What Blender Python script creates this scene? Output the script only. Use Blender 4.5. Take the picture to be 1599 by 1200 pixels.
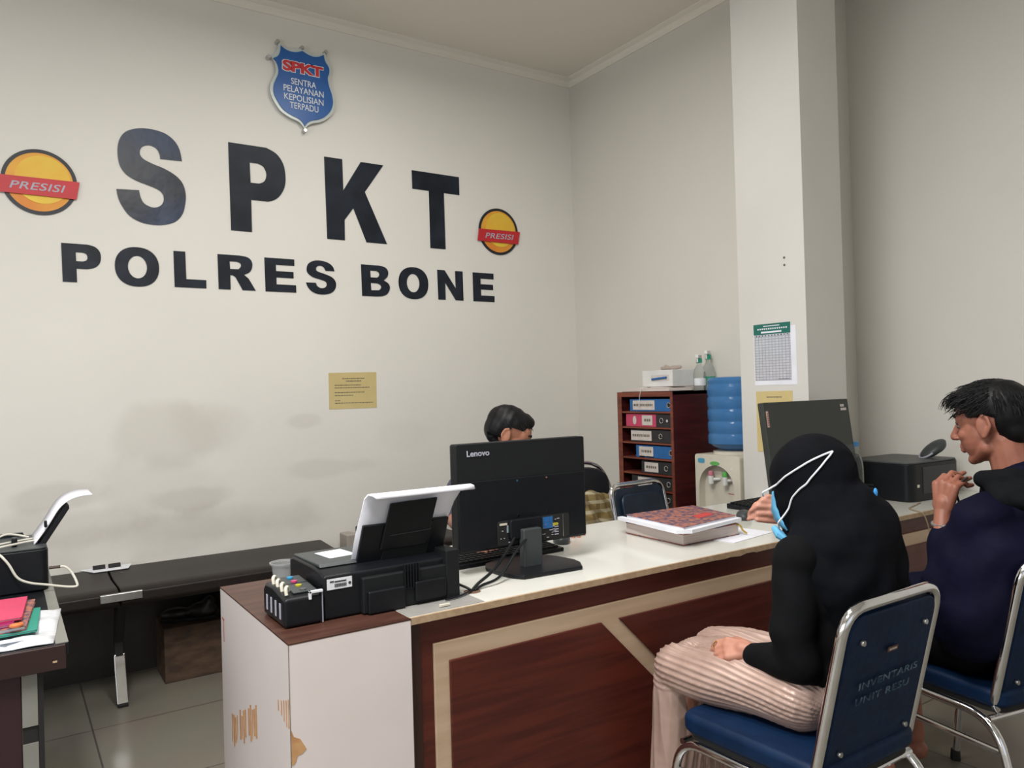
import bpy, bmesh, math, random
from mathutils import Vector, Matrix, Euler
PI = math.pi
random.seed(7)
for o in list(bpy.data.objects): bpy.data.objects.remove(o)
SC = bpy.context.scene
COL = SC.collection

# ---------------------------------------------------------------- camera
cam_data = bpy.data.cameras.new('camera'); cam = bpy.data.objects.new('camera', cam_data); COL.objects.link(cam)
yaw, pitch, roll = math.radians(33.6), math.radians(.453), math.radians(-1.601)
Fv = Vector((math.sin(yaw)*math.cos(pitch), math.cos(yaw)*math.cos(pitch), math.sin(pitch)))
Rv = Vector((math.cos(yaw), -math.sin(yaw), 0)); Uv = Rv.cross(Fv)
r_ = math.cos(roll)*Rv + math.sin(roll)*Uv; u_ = -math.sin(roll)*Rv + math.cos(roll)*Uv
cam.matrix_world = Matrix(((r_.x, u_.x, -Fv.x, 0), (r_.y, u_.y, -Fv.y, 0), (r_.z, u_.z, -Fv.z, 1.3), (0, 0, 0, 1)))
cam_data.sensor_width = 36; cam_data.lens = 36*1196.3/1599; cam_data.clip_start = .05
SC.camera = cam

# ---------------------------------------------------------------- world, lights, exposure
SC.view_settings.view_transform = 'Standard'; SC.view_settings.look = 'None'
SC.view_settings.exposure = 0.0; SC.view_settings.gamma = 1.0; SC.view_settings.use_curve_mapping = False
W = bpy.data.worlds.new('world'); SC.world = W; W.use_nodes = True
W.node_tree.nodes['Background'].inputs[0].default_value = (.80, .88, 1, 1)
W.node_tree.nodes['Background'].inputs[1].default_value = 1.0
def area(name, loc, sx, sy, power, col, rot=(0, 0, 0)):
    l = bpy.data.lights.new(name, 'AREA'); l.shape = 'RECTANGLE'; l.size = sx; l.size_y = sy; l.energy = power; l.color = col
    o = bpy.data.objects.new(name, l); COL.objects.link(o); o.location = loc; o.rotation_euler = rot; return o
area('lamp_staff_side', (1.6, 2.7, 3.24), .30, .9, 13, (1, .975, .94))
area('fill_visitor_side', (-.3, .8, 3.24), .30, 1.2, 98, (1, .975, .945))  # unseen fill lamp, added to brighten the right wall and end cabinet
area('fill_counter', (.8, 1.3, 3.24), .30, 1.2, 42, (1, .975, .94))  # unseen fill lamp, added to brighten the back wall
area('window_daylight', (-2.42, 1.0, 1.6), 1.5, 3.2, 26, (.93, .97, 1), (0, -PI/2, 0))
area('window_daylight_rear', (-.3, -2.42, 1.7), 3.4, 1.9, 10, (.90, .95, 1), (-PI/2, 0, 0))

# ---------------------------------------------------------------- materials
MATS = {}
def mat(name, col, rough=.5, metal=0, col2=None, scale=8, stretch=(1, 1, 1), detail=4, bump=0, bscale=None, spec=.5, trans=0, ior=1.45, emit=None, coat=0, ramp=(.35, .65), space='Object', sheen=0, alpha=1):
    m = bpy.data.materials.new(name); m.use_nodes = True; nt = m.node_tree; N = nt.nodes; L = nt.links
    b = N['Principled BSDF']; b.inputs['Roughness'].default_value = rough; b.inputs['Metallic'].default_value = metal
    b.inputs['Specular IOR Level'].default_value = spec; b.inputs['Transmission Weight'].default_value = trans; b.inputs['IOR'].default_value = ior
    b.inputs['Coat Weight'].default_value = coat; b.inputs['Sheen Weight'].default_value = sheen; b.inputs['Alpha'].default_value = alpha
    tc = N.new('ShaderNodeTexCoord'); mp = N.new('ShaderNodeMapping'); mp.inputs['Scale'].default_value = stretch
    L.new(tc.outputs[space], mp.inputs[0])
    nz = N.new('ShaderNodeTexNoise'); nz.inputs['Scale'].default_value = scale; nz.inputs['Detail'].default_value = detail
    L.new(mp.outputs[0], nz.inputs['Vector'])
    if col2 is None: col2 = tuple(c*.9 for c in col)
    cr = N.new('ShaderNodeValToRGB'); cr.color_ramp.elements[0].position = ramp[0]; cr.color_ramp.elements[1].position = ramp[1]
    cr.color_ramp.elements[0].color = (*col2, 1); cr.color_ramp.elements[1].color = (*col, 1)
    L.new(nz.outputs['Fac'], cr.inputs[0]); L.new(cr.outputs[0], b.inputs['Base Color'])
    if emit: L.new(cr.outputs[0], b.inputs['Emission Color']); b.inputs['Emission Strength'].default_value = emit
    if bump:
        n2 = N.new('ShaderNodeTexNoise'); n2.inputs['Scale'].default_value = bscale or scale*4; n2.inputs['Detail'].default_value = 3
        L.new(mp.outputs[0], n2.inputs['Vector'])
        bp = N.new('ShaderNodeBump'); bp.inputs['Strength'].default_value = bump; bp.inputs['Distance'].default_value = .01
        L.new(n2.outputs['Fac'], bp.inputs['Height']); L.new(bp.outputs[0], b.inputs['Normal'])
    MATS[name] = m; return m
WALLC = (.78, .755, .70)
def wall_mat(name, spots=(), c=WALLC):
    m = mat(name, c, .75, col2=tuple(q*.955 for q in c), scale=1.3, bump=.05, bscale=60, ramp=(.3, .7))
    nt = m.node_tree; N = nt.nodes; L = nt.links; b = N['Principled BSDF']
    cr = [n for n in N if n.type == 'VALTORGB'][0]; cur = cr.outputs[0]
    geo = N.new('ShaderNodeNewGeometry')
    wob = N.new('ShaderNodeTexNoise'); wob.inputs['Scale'].default_value = 3.5; wob.inputs['Detail'].default_value = 5
    L.new(geo.outputs['Position'], wob.inputs['Vector'])
    for (x, z, sx, sz, k) in spots:                       # grime smudges where people lean on the wall
        sub = N.new('ShaderNodeVectorMath'); sub.operation = 'SUBTRACT'; sub.inputs[1].default_value = (x, 4.1, z); L.new(geo.outputs['Position'], sub.inputs[0])
        mul = N.new('ShaderNodeVectorMath'); mul.operation = 'MULTIPLY'; mul.inputs[1].default_value = (1/sx, 0, 1/sz); L.new(sub.outputs[0], mul.inputs[0])
        ln = N.new('ShaderNodeVectorMath'); ln.operation = 'LENGTH'; L.new(mul.outputs[0], ln.inputs[0])
        ad = N.new('ShaderNodeMath'); ad.operation = 'MULTIPLY_ADD'; ad.inputs[1].default_value = 1.6; ad.inputs[2].default_value = -.8; L.new(wob.outputs['Fac'], ad.inputs[0])
        a2 = N.new('ShaderNodeMath'); a2.operation = 'ADD'; L.new(ln.outputs['Value'], a2.inputs[0]); L.new(ad.outputs[0], a2.inputs[1])
        mr = N.new('ShaderNodeMapRange'); mr.interpolation_type = 'SMOOTHSTEP'; mr.inputs['From Min'].default_value = .55; mr.inputs['From Max'].default_value = 1.1; mr.inputs['To Min'].default_value = k; mr.inputs['To Max'].default_value = 0
        L.new(a2.outputs[0], mr.inputs[0])
        mx = N.new('ShaderNodeMix'); mx.data_type = 'RGBA'; mx.inputs['B'].default_value = (.36, .33, .28, 1)
        L.new(mr.outputs[0], mx.inputs['Factor']); L.new(cur, mx.inputs['A']); cur = mx.outputs['Result']
    L.new(cur, b.inputs['Base Color']); return m
def grid_mat(name, col, line, w, h, mortar, rough, col2=None, offset=0.0, rot=(0, 0, 0), loc=(0, 0, 0)):
    m = bpy.data.materials.new(name); m.use_nodes = True; nt = m.node_tree; N = nt.nodes; L = nt.links; b = N['Principled BSDF']
    b.inputs['Roughness'].default_value = rough
    tc = N.new('ShaderNodeTexCoord'); mp = N.new('ShaderNodeMapping'); mp.inputs['Rotation'].default_value = rot; mp.inputs['Location'].default_value = loc
    L.new(tc.outputs['Object'], mp.inputs[0])
    br = N.new('ShaderNodeTexBrick'); br.offset = offset; br.squash = 1
    br.inputs['Color1'].default_value = (*col, 1); br.inputs['Color2'].default_value = (*(col2 or col), 1); br.inputs['Mortar'].default_value = (*line, 1)
    br.inputs['Scale'].default_value = 1; br.inputs['Mortar Size'].default_value = mortar; br.inputs['Brick Width'].default_value = w; br.inputs['Row Height'].default_value = h
    L.new(mp.outputs[0], br.inputs['Vector'])
    nz = N.new('ShaderNodeTexNoise'); nz.inputs['Scale'].default_value = 3; L.new(tc.outputs['Object'], nz.inputs['Vector'])
    mx = N.new('ShaderNodeMix'); mx.data_type = 'RGBA'; mx.blend_type = 'MULTIPLY'; mx.inputs['Factor'].default_value = .18
    L.new(br.outputs['Color'], mx.inputs['A']); L.new(nz.outputs['Color'], mx.inputs['B']); L.new(mx.outputs['Result'], b.inputs['Base Color'])
    return m
M_wall = wall_mat('painted_wall')
M_back = wall_mat('painted_wall_stained', [(.70, 1.12, .28, .17, .20), (.88, 1.14, .20, .15, .12), (.76, .80, .20, .06, .22), (.20, .86, .24, .07, .24), (.62, .86, .3, .18, .12),
          (1.35, 1.16, .12, .05, .18), (1.50, .90, .30, .06, .16), (.2, .72, .5, .10, .20), (.95, .66, .6, .10, .18), (1.95, 1.05, .2, .1, .06), (.5, .62, .9, .12, .18)])
M_ceil = mat('ceiling_paint', (.80, .765, .68), .85, col2=(.78, .745, .66), scale=1, bump=.03)
M_floor = grid_mat('floor_tile', (.20, .185, .150), (.09, .08, .07), .6, .6, .0035, .34, (.215, .20, .163), loc=(.33, .13, 0))
M_vinyl = mat('black_vinyl_letter', (.016, .022, .034), .45, col2=(.009, .012, .018), scale=9, bump=.10, bscale=8, spec=.3)
M_vinylS = mat('wrinkled_vinyl_painted_sheen', (.020, .040, .090), .35, col2=(.012, .016, .026), scale=3.2, bump=.22, bscale=10)  # reflected blue sheen on the S is put into the vinyl colour
M_black = mat('black_plastic', (.0085, .0095, .012), .36, scale=30, bump=.04, bscale=300, spec=.3)
M_blackm = mat('black_plastic_matt', (.0105, .012, .013), .6, scale=30, bump=.05, bscale=400, spec=.25)
M_blackg = mat('black_gloss', (.010, .011, .014), .18, scale=10)
M_grayp = mat('dark_grey_plastic', (.050, .058, .060), .42, scale=20)
M_olive = mat('dark_olive_plastic', (.032, .037, .033), .5, scale=20)
M_white = mat('white_laminate', (.75, .68, .665), .35, col2=(.72, .65, .63), scale=4)
M_top = mat('counter_laminate', (.68, .68, .63), .16, col2=(.65, .65, .60), scale=2.5)
M_edge = mat('raw_board_edge', (.46, .33, .21), .6, col2=(.38, .26, .16), scale=60)
def wood(name, a, b, rough=.4, sc=5, st=(1.2, 1, 14)):
    return mat(name, a, rough, col2=b, scale=sc, stretch=st, detail=8, ramp=(.38, .64), bump=.03)
M_wood = wood('mahogany_laminate', (.110, .021, .0125), (.076, .0135, .0088), .42, 3, (1, 1, 16))
M_woodp = wood('mahogany_panel', (.100, .019, .0115), (.066, .012, .0080), .40, 3, (1, 1, 16))
M_lwood = wood('maple_frame', (.58, .43, .30), (.50, .36, .24), .45, 3, (1, 1, 10))
M_btop = wood('brown_box_top', (.085, .036, .024), (.050, .020, .014), .4, 4, (1, 9, 1))
M_cab = wood('cabinet_maroon', (.085, .016, .014), (.050, .009, .010), .32, 4, (1, 1, 10))
M_cabf = wood('cabinet_front_edge', (.21, .052, .028), (.13, .03, .018), .38, 4, (1, 1, 12))
M_crate = wood('crate_wood', (.11, .065, .04), (.055, .033, .022), .7, 4, (3, 3, 8))
M_chrome = mat('chrome', (.80, .80, .82), .10, 1, scale=20)
M_steel = mat('brushed_steel', (.55, .55, .55), .30, 1, scale=40)
M_navy = mat('navy_upholstery', (.0035, .0185, .058), .5, col2=(.0025, .013, .042), scale=14, bump=.15, bscale=40, spec=.2)
M_navyd = mat('dark_navy_upholstery', (.010, .022, .042), .38, col2=(.007, .015, .03), scale=14, bump=.1)
M_leather = mat('black_leatherette', (.016, .018, .022), .22, scale=30, bump=.05)
M_bench = mat('bench_vinyl', (.018, .012, .010), .42, spec=.25, col2=(.012, .009, .008), scale=9, bump=.10, bscale=90)
M_paper = mat('white_paper', (.80, .81, .88), .8, scale=10)
M_paper2 = mat('page_edges', (.68, .60, .56), .85, col2=(.55, .47, .43), scale=18, stretch=(.3, .3, 40))
M_yellow = mat('yellow_paper', (.62, .50, .24), .8, col2=(.58, .46, .21), scale=8)
M_ink = mat('grey_print', (.16, .14, .10), .8, scale=50)
M_inkb = mat('black_print', (.03, .03, .035), .7, scale=50)
M_whitep = mat('white_plastic', (.72, .72, .70), .35, scale=12)
M_cream = mat('cream_plastic', (.66, .62, .52), .35, scale=10)
M_skin = mat('skin_tan', (.40, .175, .105), .5, col2=(.33, .135, .08), scale=18, bump=.05, bscale=120, sheen=.1)
M_skinl = mat('skin_light', (.50, .24, .17), .5, col2=(.44, .19, .13), scale=18, bump=.05, bscale=120)
M_skind = mat('skin_brown', (.33, .13, .085), .5, col2=(.27, .10, .065), scale=18, bump=.05, bscale=120)
M_hair = mat('black_hair', (.0045, .0045, .0055), .5, col2=(.003, .003, .004), scale=60, spec=.3)
M_hijab = mat('black_hijab_cloth', (.0045, .0050, .0075), .9, col2=(.0035, .004, .0055), scale=12, bump=.25, bscale=20, spec=.12)
M_shirtb = mat('black_knit', (.0045, .0048, .0060), .9, col2=(.0035, .0038, .0045), scale=12, bump=.25, bscale=20, spec=.15)
M_satin = mat('pink_beige_satin', (.50, .355, .300), .36, .20, col2=(.40, .27, .225), scale=10, bump=.12, bscale=22)
M_jacket = mat('navy_jacket', (.0055, .0060, .0210), .7, col2=(.0040, .0042, .014), scale=7, bump=.5, bscale=12, spec=.08)
M_hood = mat('black_hood_cloth', (.0055, .0062, .0080), .85, scale=12, bump=.3, bscale=20, spec=.15)
M_trouser = mat('black_trousers', (.004, .004, .005), .85, spec=.15, scale=12, bump=.2, bscale=20)
M_greyshirt = mat('slate_shirt', (.060, .062, .105), .7, scale=12, bump=.2, bscale=20)
M_maskb = mat('blue_mask', (.14, .44, .68), .7, col2=(.10, .36, .60), scale=30, bump=.2, bscale=80)
M_maskw = mat('white_mask_elastic', (.78, .80, .84), .7, scale=30)
M_red = mat('banner_red', (.56, .022, .030), .45, scale=12)
M_orange = mat('emblem_orange', (.72, .24, .03), .5, col2=(.80, .44, .05), scale=3)
M_yell = mat('emblem_yellow', (.82, .60, .06), .5, col2=(.78, .42, .04), scale=4)
M_emblk = mat('emblem_black', (.014, .015, .022), .45, scale=12)
M_silver = mat('banner_silver', (.42, .42, .50), .5, scale=12)
M_blue = mat('shield_blue', (.010, .105, .36), .35, col2=(.008, .085, .32), scale=5)
M_glass = mat('acrylic_rim', (.56, .62, .60), .25, scale=5, spec=.6)
M_green = mat('calendar_green', (.015, .15, .12), .5, scale=10)
M_calgrid = grid_mat('calendar_grid', (.60, .61, .67), (.30, .31, .36), .0185, .0125, .0012, .7, (.54, .55, .61))
M_bottle = mat('blue_water_bottle', (.10, .27, .55), .12, col2=(.07, .22, .48), scale=4, trans=.35, ior=1.2, spec=.5)
M_clear = mat('clear_plastic', (.86, .90, .90), .06, trans=.92, ior=1.15, scale=5)
M_cup = mat('milky_clear_plastic', (.70, .72, .72), .15, trans=.75, ior=1.1, scale=5)
M_bindb = mat('blue_binder_cloth', (.018, .125, .36), .5, scale=40)
M_bindp = mat('pink_binder_cloth', (.56, .055, .13), .5, scale=40)
M_bindk = mat('black_binder_cloth', (.022, .022, .025), .5, scale=40)
M_label = mat('binder_label', (.62, .58, .54), .7, col2=(.56, .50, .47), scale=30)
M_pink = mat('pink_cover', (.60, .045, .125), .45, scale=20)
M_greenb = mat('green_cover', (.02, .27, .20), .45, scale=20)
M_batik = mat('brown_red_marbled_paper', (.40, .15, .10), .5, col2=(.085, .06, .11), scale=55, detail=3, ramp=(.42, .56))
M_plaid = None
M_bag = mat('clear_poly_bag', (.74, .76, .80), .22, col2=(.60, .62, .66), scale=9, bump=.6, bscale=14, spec=.9)
M_grey = mat('grey_laminate', (.22, .22, .195), .4, scale=10)
M_cablew = mat('white_cable', (.62, .60, .52), .45, scale=10)
M_cableg = mat('beige_cable', (.34, .26, .17), .45, scale=10)
M_gtop = mat('grey_vinyl_sheet', (.30, .29, .27), .5, col2=(.24, .23, .22), scale=14)
M_lampe = mat('lamp_diffuser', (1, .96, .88), .4, emit=.9)
M_brownleather = mat('dark_shoe_leather', (.030, .026, .024), .35, scale=15)
M_lgreen = mat('light_green_plastic', (.12, .42, .10), .4, scale=10)
M_lpink = mat('light_pink_plastic', (.58, .20, .27), .4, scale=10)
M_teal = mat('teal_green_plastic', (.02, .33, .20), .4, scale=10)
M_rubber = mat('black_rubber', (.012, .012, .012), .7, scale=10)
M_scuff = mat('bare_board_orange', (.58, .33, .15), .7, col2=(.46, .22, .09), scale=25)

# ---------------------------------------------------------------- mesh helpers
def new_obj(name, me, m=None, parent=None, bev=0, smooth=True, ang=35):
    if m: me.materials.append(m)
    if smooth:
        for p in me.polygons: p.use_smooth = True
        me.set_sharp_from_angle(angle=math.radians(ang))
    o = bpy.data.objects.new(name, me); COL.objects.link(o)
    if parent: o.parent = parent
    if bev:
        b = o.modifiers.new('bevel', 'BEVEL'); b.width = bev; b.segments = 3; b.limit_method = 'ANGLE'; b.angle_limit = math.radians(40); b.harden_normals = True
    return o
def obj(name, bm, m=None, parent=None, bev=0, smooth=True, ang=35):
    me = bpy.data.meshes.new(name); bmesh.ops.recalc_face_normals(bm, faces=bm.faces[:]); bm.to_mesh(me); bm.free()
    return new_obj(name, me, m, parent, bev, smooth, ang)
def tag(o, label=None, cat=None, group=None, kind=None):
    if label: o['label'] = label
    if cat: o['category'] = cat
    if group: o['group'] = group
    if kind: o['kind'] = kind
    return o
def empty(name, loc, label, cat, rz=0, group=None):
    o = bpy.data.objects.new(name, None); COL.objects.link(o); o.location = loc; o.rotation_euler = (0, 0, rz); o.empty_display_size = .05
    return tag(o, label, cat, group)
def BM(): return bmesh.new()
def box(bm, x0, x1, y0, y1, z0, z1, M=None):
    v = [bm.verts.new(p) for p in ((x0, y0, z0), (x1, y0, z0), (x1, y1, z0), (x0, y1, z0), (x0, y0, z1), (x1, y0, z1), (x1, y1, z1), (x0, y1, z1))]
    for f in ((0, 3, 2, 1), (4, 5, 6, 7), (0, 1, 5, 4), (1, 2, 6, 5), (2, 3, 7, 6), (3, 0, 4, 7)): bm.faces.new([v[i] for i in f])
    if M is not None:
        for q in v: q.co = M @ q.co
    return bm
def tube(bm, pts, r, n=10, closed=False, caps=True):
    pts = [Vector(p) for p in pts]; N = len(pts); rr = r if isinstance(r, (list, tuple)) else [r]*N
    t0 = (pts[1]-pts[0]).normalized(); up = Vector((0, 0, 1)) if abs(t0.z) < .9 else Vector((1, 0, 0))
    nrm = t0.cross(up).normalized(); rings = []; prev = t0
    for i, p in enumerate(pts):
        if closed: t = (pts[(i+1) % N]-pts[i-1]).normalized()
        else: t = ((pts[min(i+1, N-1)]-pts[max(i-1, 0)])).normalized()
        if t.length < .5: t = prev
        q = prev.rotation_difference(t); nrm = (q @ nrm).normalized(); nrm = (nrm - t*nrm.dot(t)).normalized(); prev = t
        b = t.cross(nrm)
        rings.append([bm.verts.new(p + (nrm*math.cos(2*PI*k/n) + b*math.sin(2*PI*k/n))*rr[i]) for k in range(n)])
    for i in range(N if closed else N-1):
        a, c = rings[i], rings[(i+1) % N]
        sh = 0
        if closed and i == N-1:
            sh = min(range(n), key=lambda s: (a[0].co - c[s].co).length)
        for k in range(n): bm.faces.new((a[k], a[(k+1) % n], c[(k+1+sh) % n], c[(k+sh) % n]))
    if not closed and caps: bm.faces.new(rings[0][::-1]); bm.faces.new(rings[-1])
    return bm
def fillet(pts, r, n=5, closed=False):
    pts = [Vector(p) for p in pts]; out = []; N = len(pts)
    for i, p in enumerate(pts):
        if not closed and i in (0, N-1): out.append(p); continue
        a, b = pts[i-1], pts[(i+1) % N]; ra = min(r, (a-p).length*.49); rb = min(r, (b-p).length*.49)
        A = p+(a-p).normalized()*ra; B = p+(b-p).normalized()*rb
        for k in range(n+1):
            t = k/n; out.append(A*(1-t)**2 + p*2*t*(1-t) + B*t*t)
    return out
def spline(pts, n=6, closed=False):
    P = [Vector(p) for p in pts]; out = []; N = len(P)
    for i in range(N if closed else N-1):
        if closed: p0, p1, p2, p3 = P[i-1], P[i], P[(i+1) % N], P[(i+2) % N]
        else: p0, p1, p2, p3 = P[max(i-1, 0)], P[i], P[i+1], P[min(i+2, N-1)]
        for k in range(n):
            t = k/n; out.append(.5*((2*p1)+(p2-p0)*t+(2*p0-5*p1+4*p2-p3)*t*t+(3*p1-p0-3*p2+p3)*t**3))
    if not closed: out.append(P[-1])
    return out
def lathe(bm, prof, c=(0, 0, 0), n=32, axis='z', arc=(0, 2*PI)):
    c = Vector(c); rings = []
    for r, h in prof:
        ring = []
        for k in range(n):
            a = 2*PI*k/n; x, y = r*math.cos(a), r*math.sin(a)
            v = {'z': (x, y, h), 'y': (x, h, y), 'x': (h, x, y)}[axis]; ring.append(bm.verts.new(c+Vector(v)))
        rings.append(ring)
    for a, b in zip(rings, rings[1:]):
        for k in range(n): bm.faces.new((a[k], a[(k+1) % n], b[(k+1) % n], b[k]))
    bm.faces.new(rings[0][::-1]); bm.faces.new(rings[-1]); return bm
def prism(bm, pts, to3, d):
    """polygon pts (u,v) placed by to3(u,v) and thickened by vector d"""
    d = Vector(d); a = [bm.verts.new(Vector(to3(*p))) for p in pts]; b = [bm.verts.new(Vector(to3(*p))+d) for p in pts]; n = len(pts)
    bm.faces.new(a); bm.faces.new(b[::-1])
    for i in range(n): bm.faces.new((a[i], b[i], b[(i+1) % n], a[(i+1) % n]))
    return bm
def sphere(bm, c, r, M=None, seg=20, rings=12):
    R3 = r if isinstance(r, (tuple, list)) else (r, r, r)
    mm = Matrix.Translation(Vector(c)) @ (M.to_4x4() if M is not None else Matrix()) @ Matrix.Diagonal((*R3, 1))
    top = bm.verts.new(mm @ Vector((0, 0, 1))); bot = bm.verts.new(mm @ Vector((0, 0, -1))); R = []
    for i in range(1, rings):
        a = PI*i/rings; R.append([bm.verts.new(mm @ Vector((math.sin(a)*math.cos(2*PI*k/seg), math.sin(a)*math.sin(2*PI*k/seg), math.cos(a)))) for k in range(seg)])
    for k in range(seg):
        j = (k+1) % seg; bm.faces.new((top, R[0][k], R[0][j])); bm.faces.new((bot, R[-1][j], R[-1][k]))
        for a, b in zip(R, R[1:]): bm.faces.new((a[k], b[k], b[j], a[j]))
    return bm
def eval_mesh(o):
    dg = bpy.context.evaluated_depsgraph_get(); dg.update(); me = bpy.data.meshes.new_from_object(o.evaluated_get(dg)); return me
def curve_mesh(loops, depth, offset=0):
    cu = bpy.data.curves.new('tmp', 'CURVE'); cu.dimensions = '2D'; cu.fill_mode = 'BOTH'; cu.extrude = depth/2; cu.offset = offset
    for lp in loops:
        s = cu.splines.new('POLY'); s.points.add(len(lp)-1); s.use_cyclic_u = True
        for q, (x, y) in zip(s.points, lp): q.co = (x, y, 0, 1)
    o = bpy.data.objects.new('tmp', cu); COL.objects.link(o); me = eval_mesh(o); bpy.data.objects.remove(o); bpy.data.curves.remove(cu); me.materials.clear(); return me
BACKW = Matrix(((1, 0, 0, 0), (0, 0, -1, 0), (0, 1, 0, 0), (0, 0, 0, 1)))          # local x->X, y->Z, z->-Y
LEFTW = Matrix(((0, 0, -1, 0), (-1, 0, 0, 0), (0, 1, 0, 0), (0, 0, 0, 1)))         # surface facing -X
def smooth_loop(pts, n=4):
    return [(v.x, v.y) for v in spline([(x, y, 0) for x, y in pts], n, True)]
def text_mesh(s, w, h, depth=.001, bold=0, shear=0, rot=0, space=1):
    cu = bpy.data.curves.new('tmp', 'FONT'); cu.body = s; cu.size = 1; cu.offset = bold; cu.extrude = .001; cu.shear = shear; cu.align_x = 'CENTER'; cu.resolution_u = 4; cu.space_character = space
    o = bpy.data.objects.new('tmp', cu); COL.objects.link(o); me = eval_mesh(o); bpy.data.objects.remove(o); bpy.data.curves.remove(cu); me.materials.clear()
    xs = [v.co.x for v in me.vertices]; ys = [v.co.y for v in me.vertices]
    cx, cy = (min(xs)+max(xs))/2, (min(ys)+max(ys))/2; sx = w/(max(xs)-min(xs)); sy = h/(max(ys)-min(ys))
    for v in me.vertices:
        x, y = (v.co.x-cx)*sx, (v.co.y-cy)*sy
        v.co = (x*math.cos(rot)-y*math.sin(rot), x*math.sin(rot)+y*math.cos(rot), depth*.5*(1 if v.co.z > 0 else -1))
    return me
def place(me, Mx, loc):
    me.transform(Matrix.Translation(Vector(loc)) @ Mx); return me
def text(s, w, h, Mx, loc, m, name, parent, **k):
    return new_obj(name, place(text_mesh(s, w, h, **k), Mx, loc), m, parent, smooth=False)

# voxel-merged organic surfaces
def cone(bm, p0, p1, r0, r1, n=14):
    p0, p1 = Vector(p0), Vector(p1); L = (p1-p0).length
    if L < 1e-6: return
    K = max(2, int(L/max(r0, r1)*1.5)+1)
    pts = [p0.lerp(p1, k/K) for k in range(K+1)]; rr = [r0+(r1-r0)*k/K for k in range(K+1)]
    tube(bm, pts, rr, n); sphere(bm, p0, r0, seg=n, rings=8); sphere(bm, p1, r1, seg=n, rings=8)
def blob(name, prims, m, parent=None, voxel=.01, smooth=6, fn=None, ang=180):
    bm = BM()
    for p in prims:
        if p[0] == 'e': sphere(bm, p[1], p[2], Euler(p[3]).to_matrix() if len(p) > 3 and not isinstance(p[3], Matrix) else (p[3] if len(p) > 3 else None))
        elif p[0] == 'c': cone(bm, *p[1:])
        elif p[0] == 'b': box(bm, *p[1:])
    me = bpy.data.meshes.new('tmp'); bm.to_mesh(me); bm.free()
    o = bpy.data.objects.new('tmp', me); COL.objects.link(o)
    r = o.modifiers.new('r', 'REMESH'); r.mode = 'VOXEL'; r.voxel_size = voxel
    if smooth: s = o.modifiers.new('s', 'SMOOTH'); s.iterations = smooth; s.factor = .5
    out = eval_mesh(o); bpy.data.objects.remove(o); bpy.data.meshes.remove(me); out.materials.clear()
    if fn:
        ns = [v.normal.copy() for v in out.vertices]
        for v, n in zip(out.vertices, ns): v.co = fn(v.co.copy(), n)
    out.name = name
    oo = new_obj(name, out, m, parent, smooth=False)
    for p in out.polygons: p.use_smooth = True
    return oo

# ================================================================ the room
XC, YW, ZC = 3.26, 4.1, 3.4
def struct(name, bm, m, bev=0):
    o = obj(name, bm, m, None, bev, smooth=False); o['kind'] = 'structure'; return o
struct('floor', box(BM(), -2.6, 4.0, -2.6, 4.2, -.1, 0), M_floor)
struct('ceiling', box(BM(), -2.6, 4.0, -2.6, 4.2, ZC, ZC+.1), M_ceil)
struct('wall_back', box(BM(), -2.6, 3.36, YW, YW+.1, 0, ZC), M_back)
struct('wall_right', box(BM(), XC, XC+.1, 2.55, YW, 0, ZC), wall_mat('dimmed_wall_side', (), (.67, .645, .59)))  # wall paint in a darker copy, to offset the strong lamplight here
struct('wall_niche', box(BM(), 3.255, 4.0, 2.45, 2.55, 0, ZC), M_wall)
struct('wall_pillar', box(BM(), 2.97, 3.255, 2.10, 2.47, 0, ZC), mat('pillar_paint', (.64, .625, .59), .7, col2=(.61, .595, .56), scale=2, bump=.04))
struct('wall_visitor_right', box(BM(), 3.9, 4.0, -2.6, 2.45, 0, ZC), M_wall)
bm = BM(); box(bm, -2.6, -2.5, -2.6, 4.2, 0, .85); box(bm, -2.6, -2.5, -2.6, 4.2, 2.35, ZC); box(bm, -2.6, -2.5, -2.6, -.6, .85, 2.35); box(bm, -2.6, -2.5, 2.6, 4.2, .85, 2.35)
struct('wall_left', bm, M_wall)
bm = BM()
for y in (-.6, .45, 1.5, 2.56): box(bm, -2.57, -2.53, y, y+.04, .85, 2.35)
box(bm, -2.57, -2.53, -.6, 2.6, .85, .89); box(bm, -2.57, -2.53, -.6, 2.6, 2.31, 2.35); struct('window_2', bm, M_whitep)
bm = BM(); box(bm, -2.5, 3.9, -2.6, -2.5, 0, .75); box(bm, -2.5, 3.9, -2.6, -2.5, 2.65, ZC); box(bm, -2.5, -2.0, -2.6, -2.5, .75, 2.65); box(bm, 1.4, 3.9, -2.6, -2.5, .75, 2.65)
struct('wall_front', bm, M_wall)
bm = BM()
for x in (-2.0, -.88, .25, 1.36): box(bm, x, x+.04, -2.57, -2.53, .75, 2.65)
box(bm, -2.0, 1.4, -2.57, -2.53, .75, .79); box(bm, -2.0, 1.4, -2.57, -2.53, 2.61, 2.65)
struct('window_1', bm, M_whitep)
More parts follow.
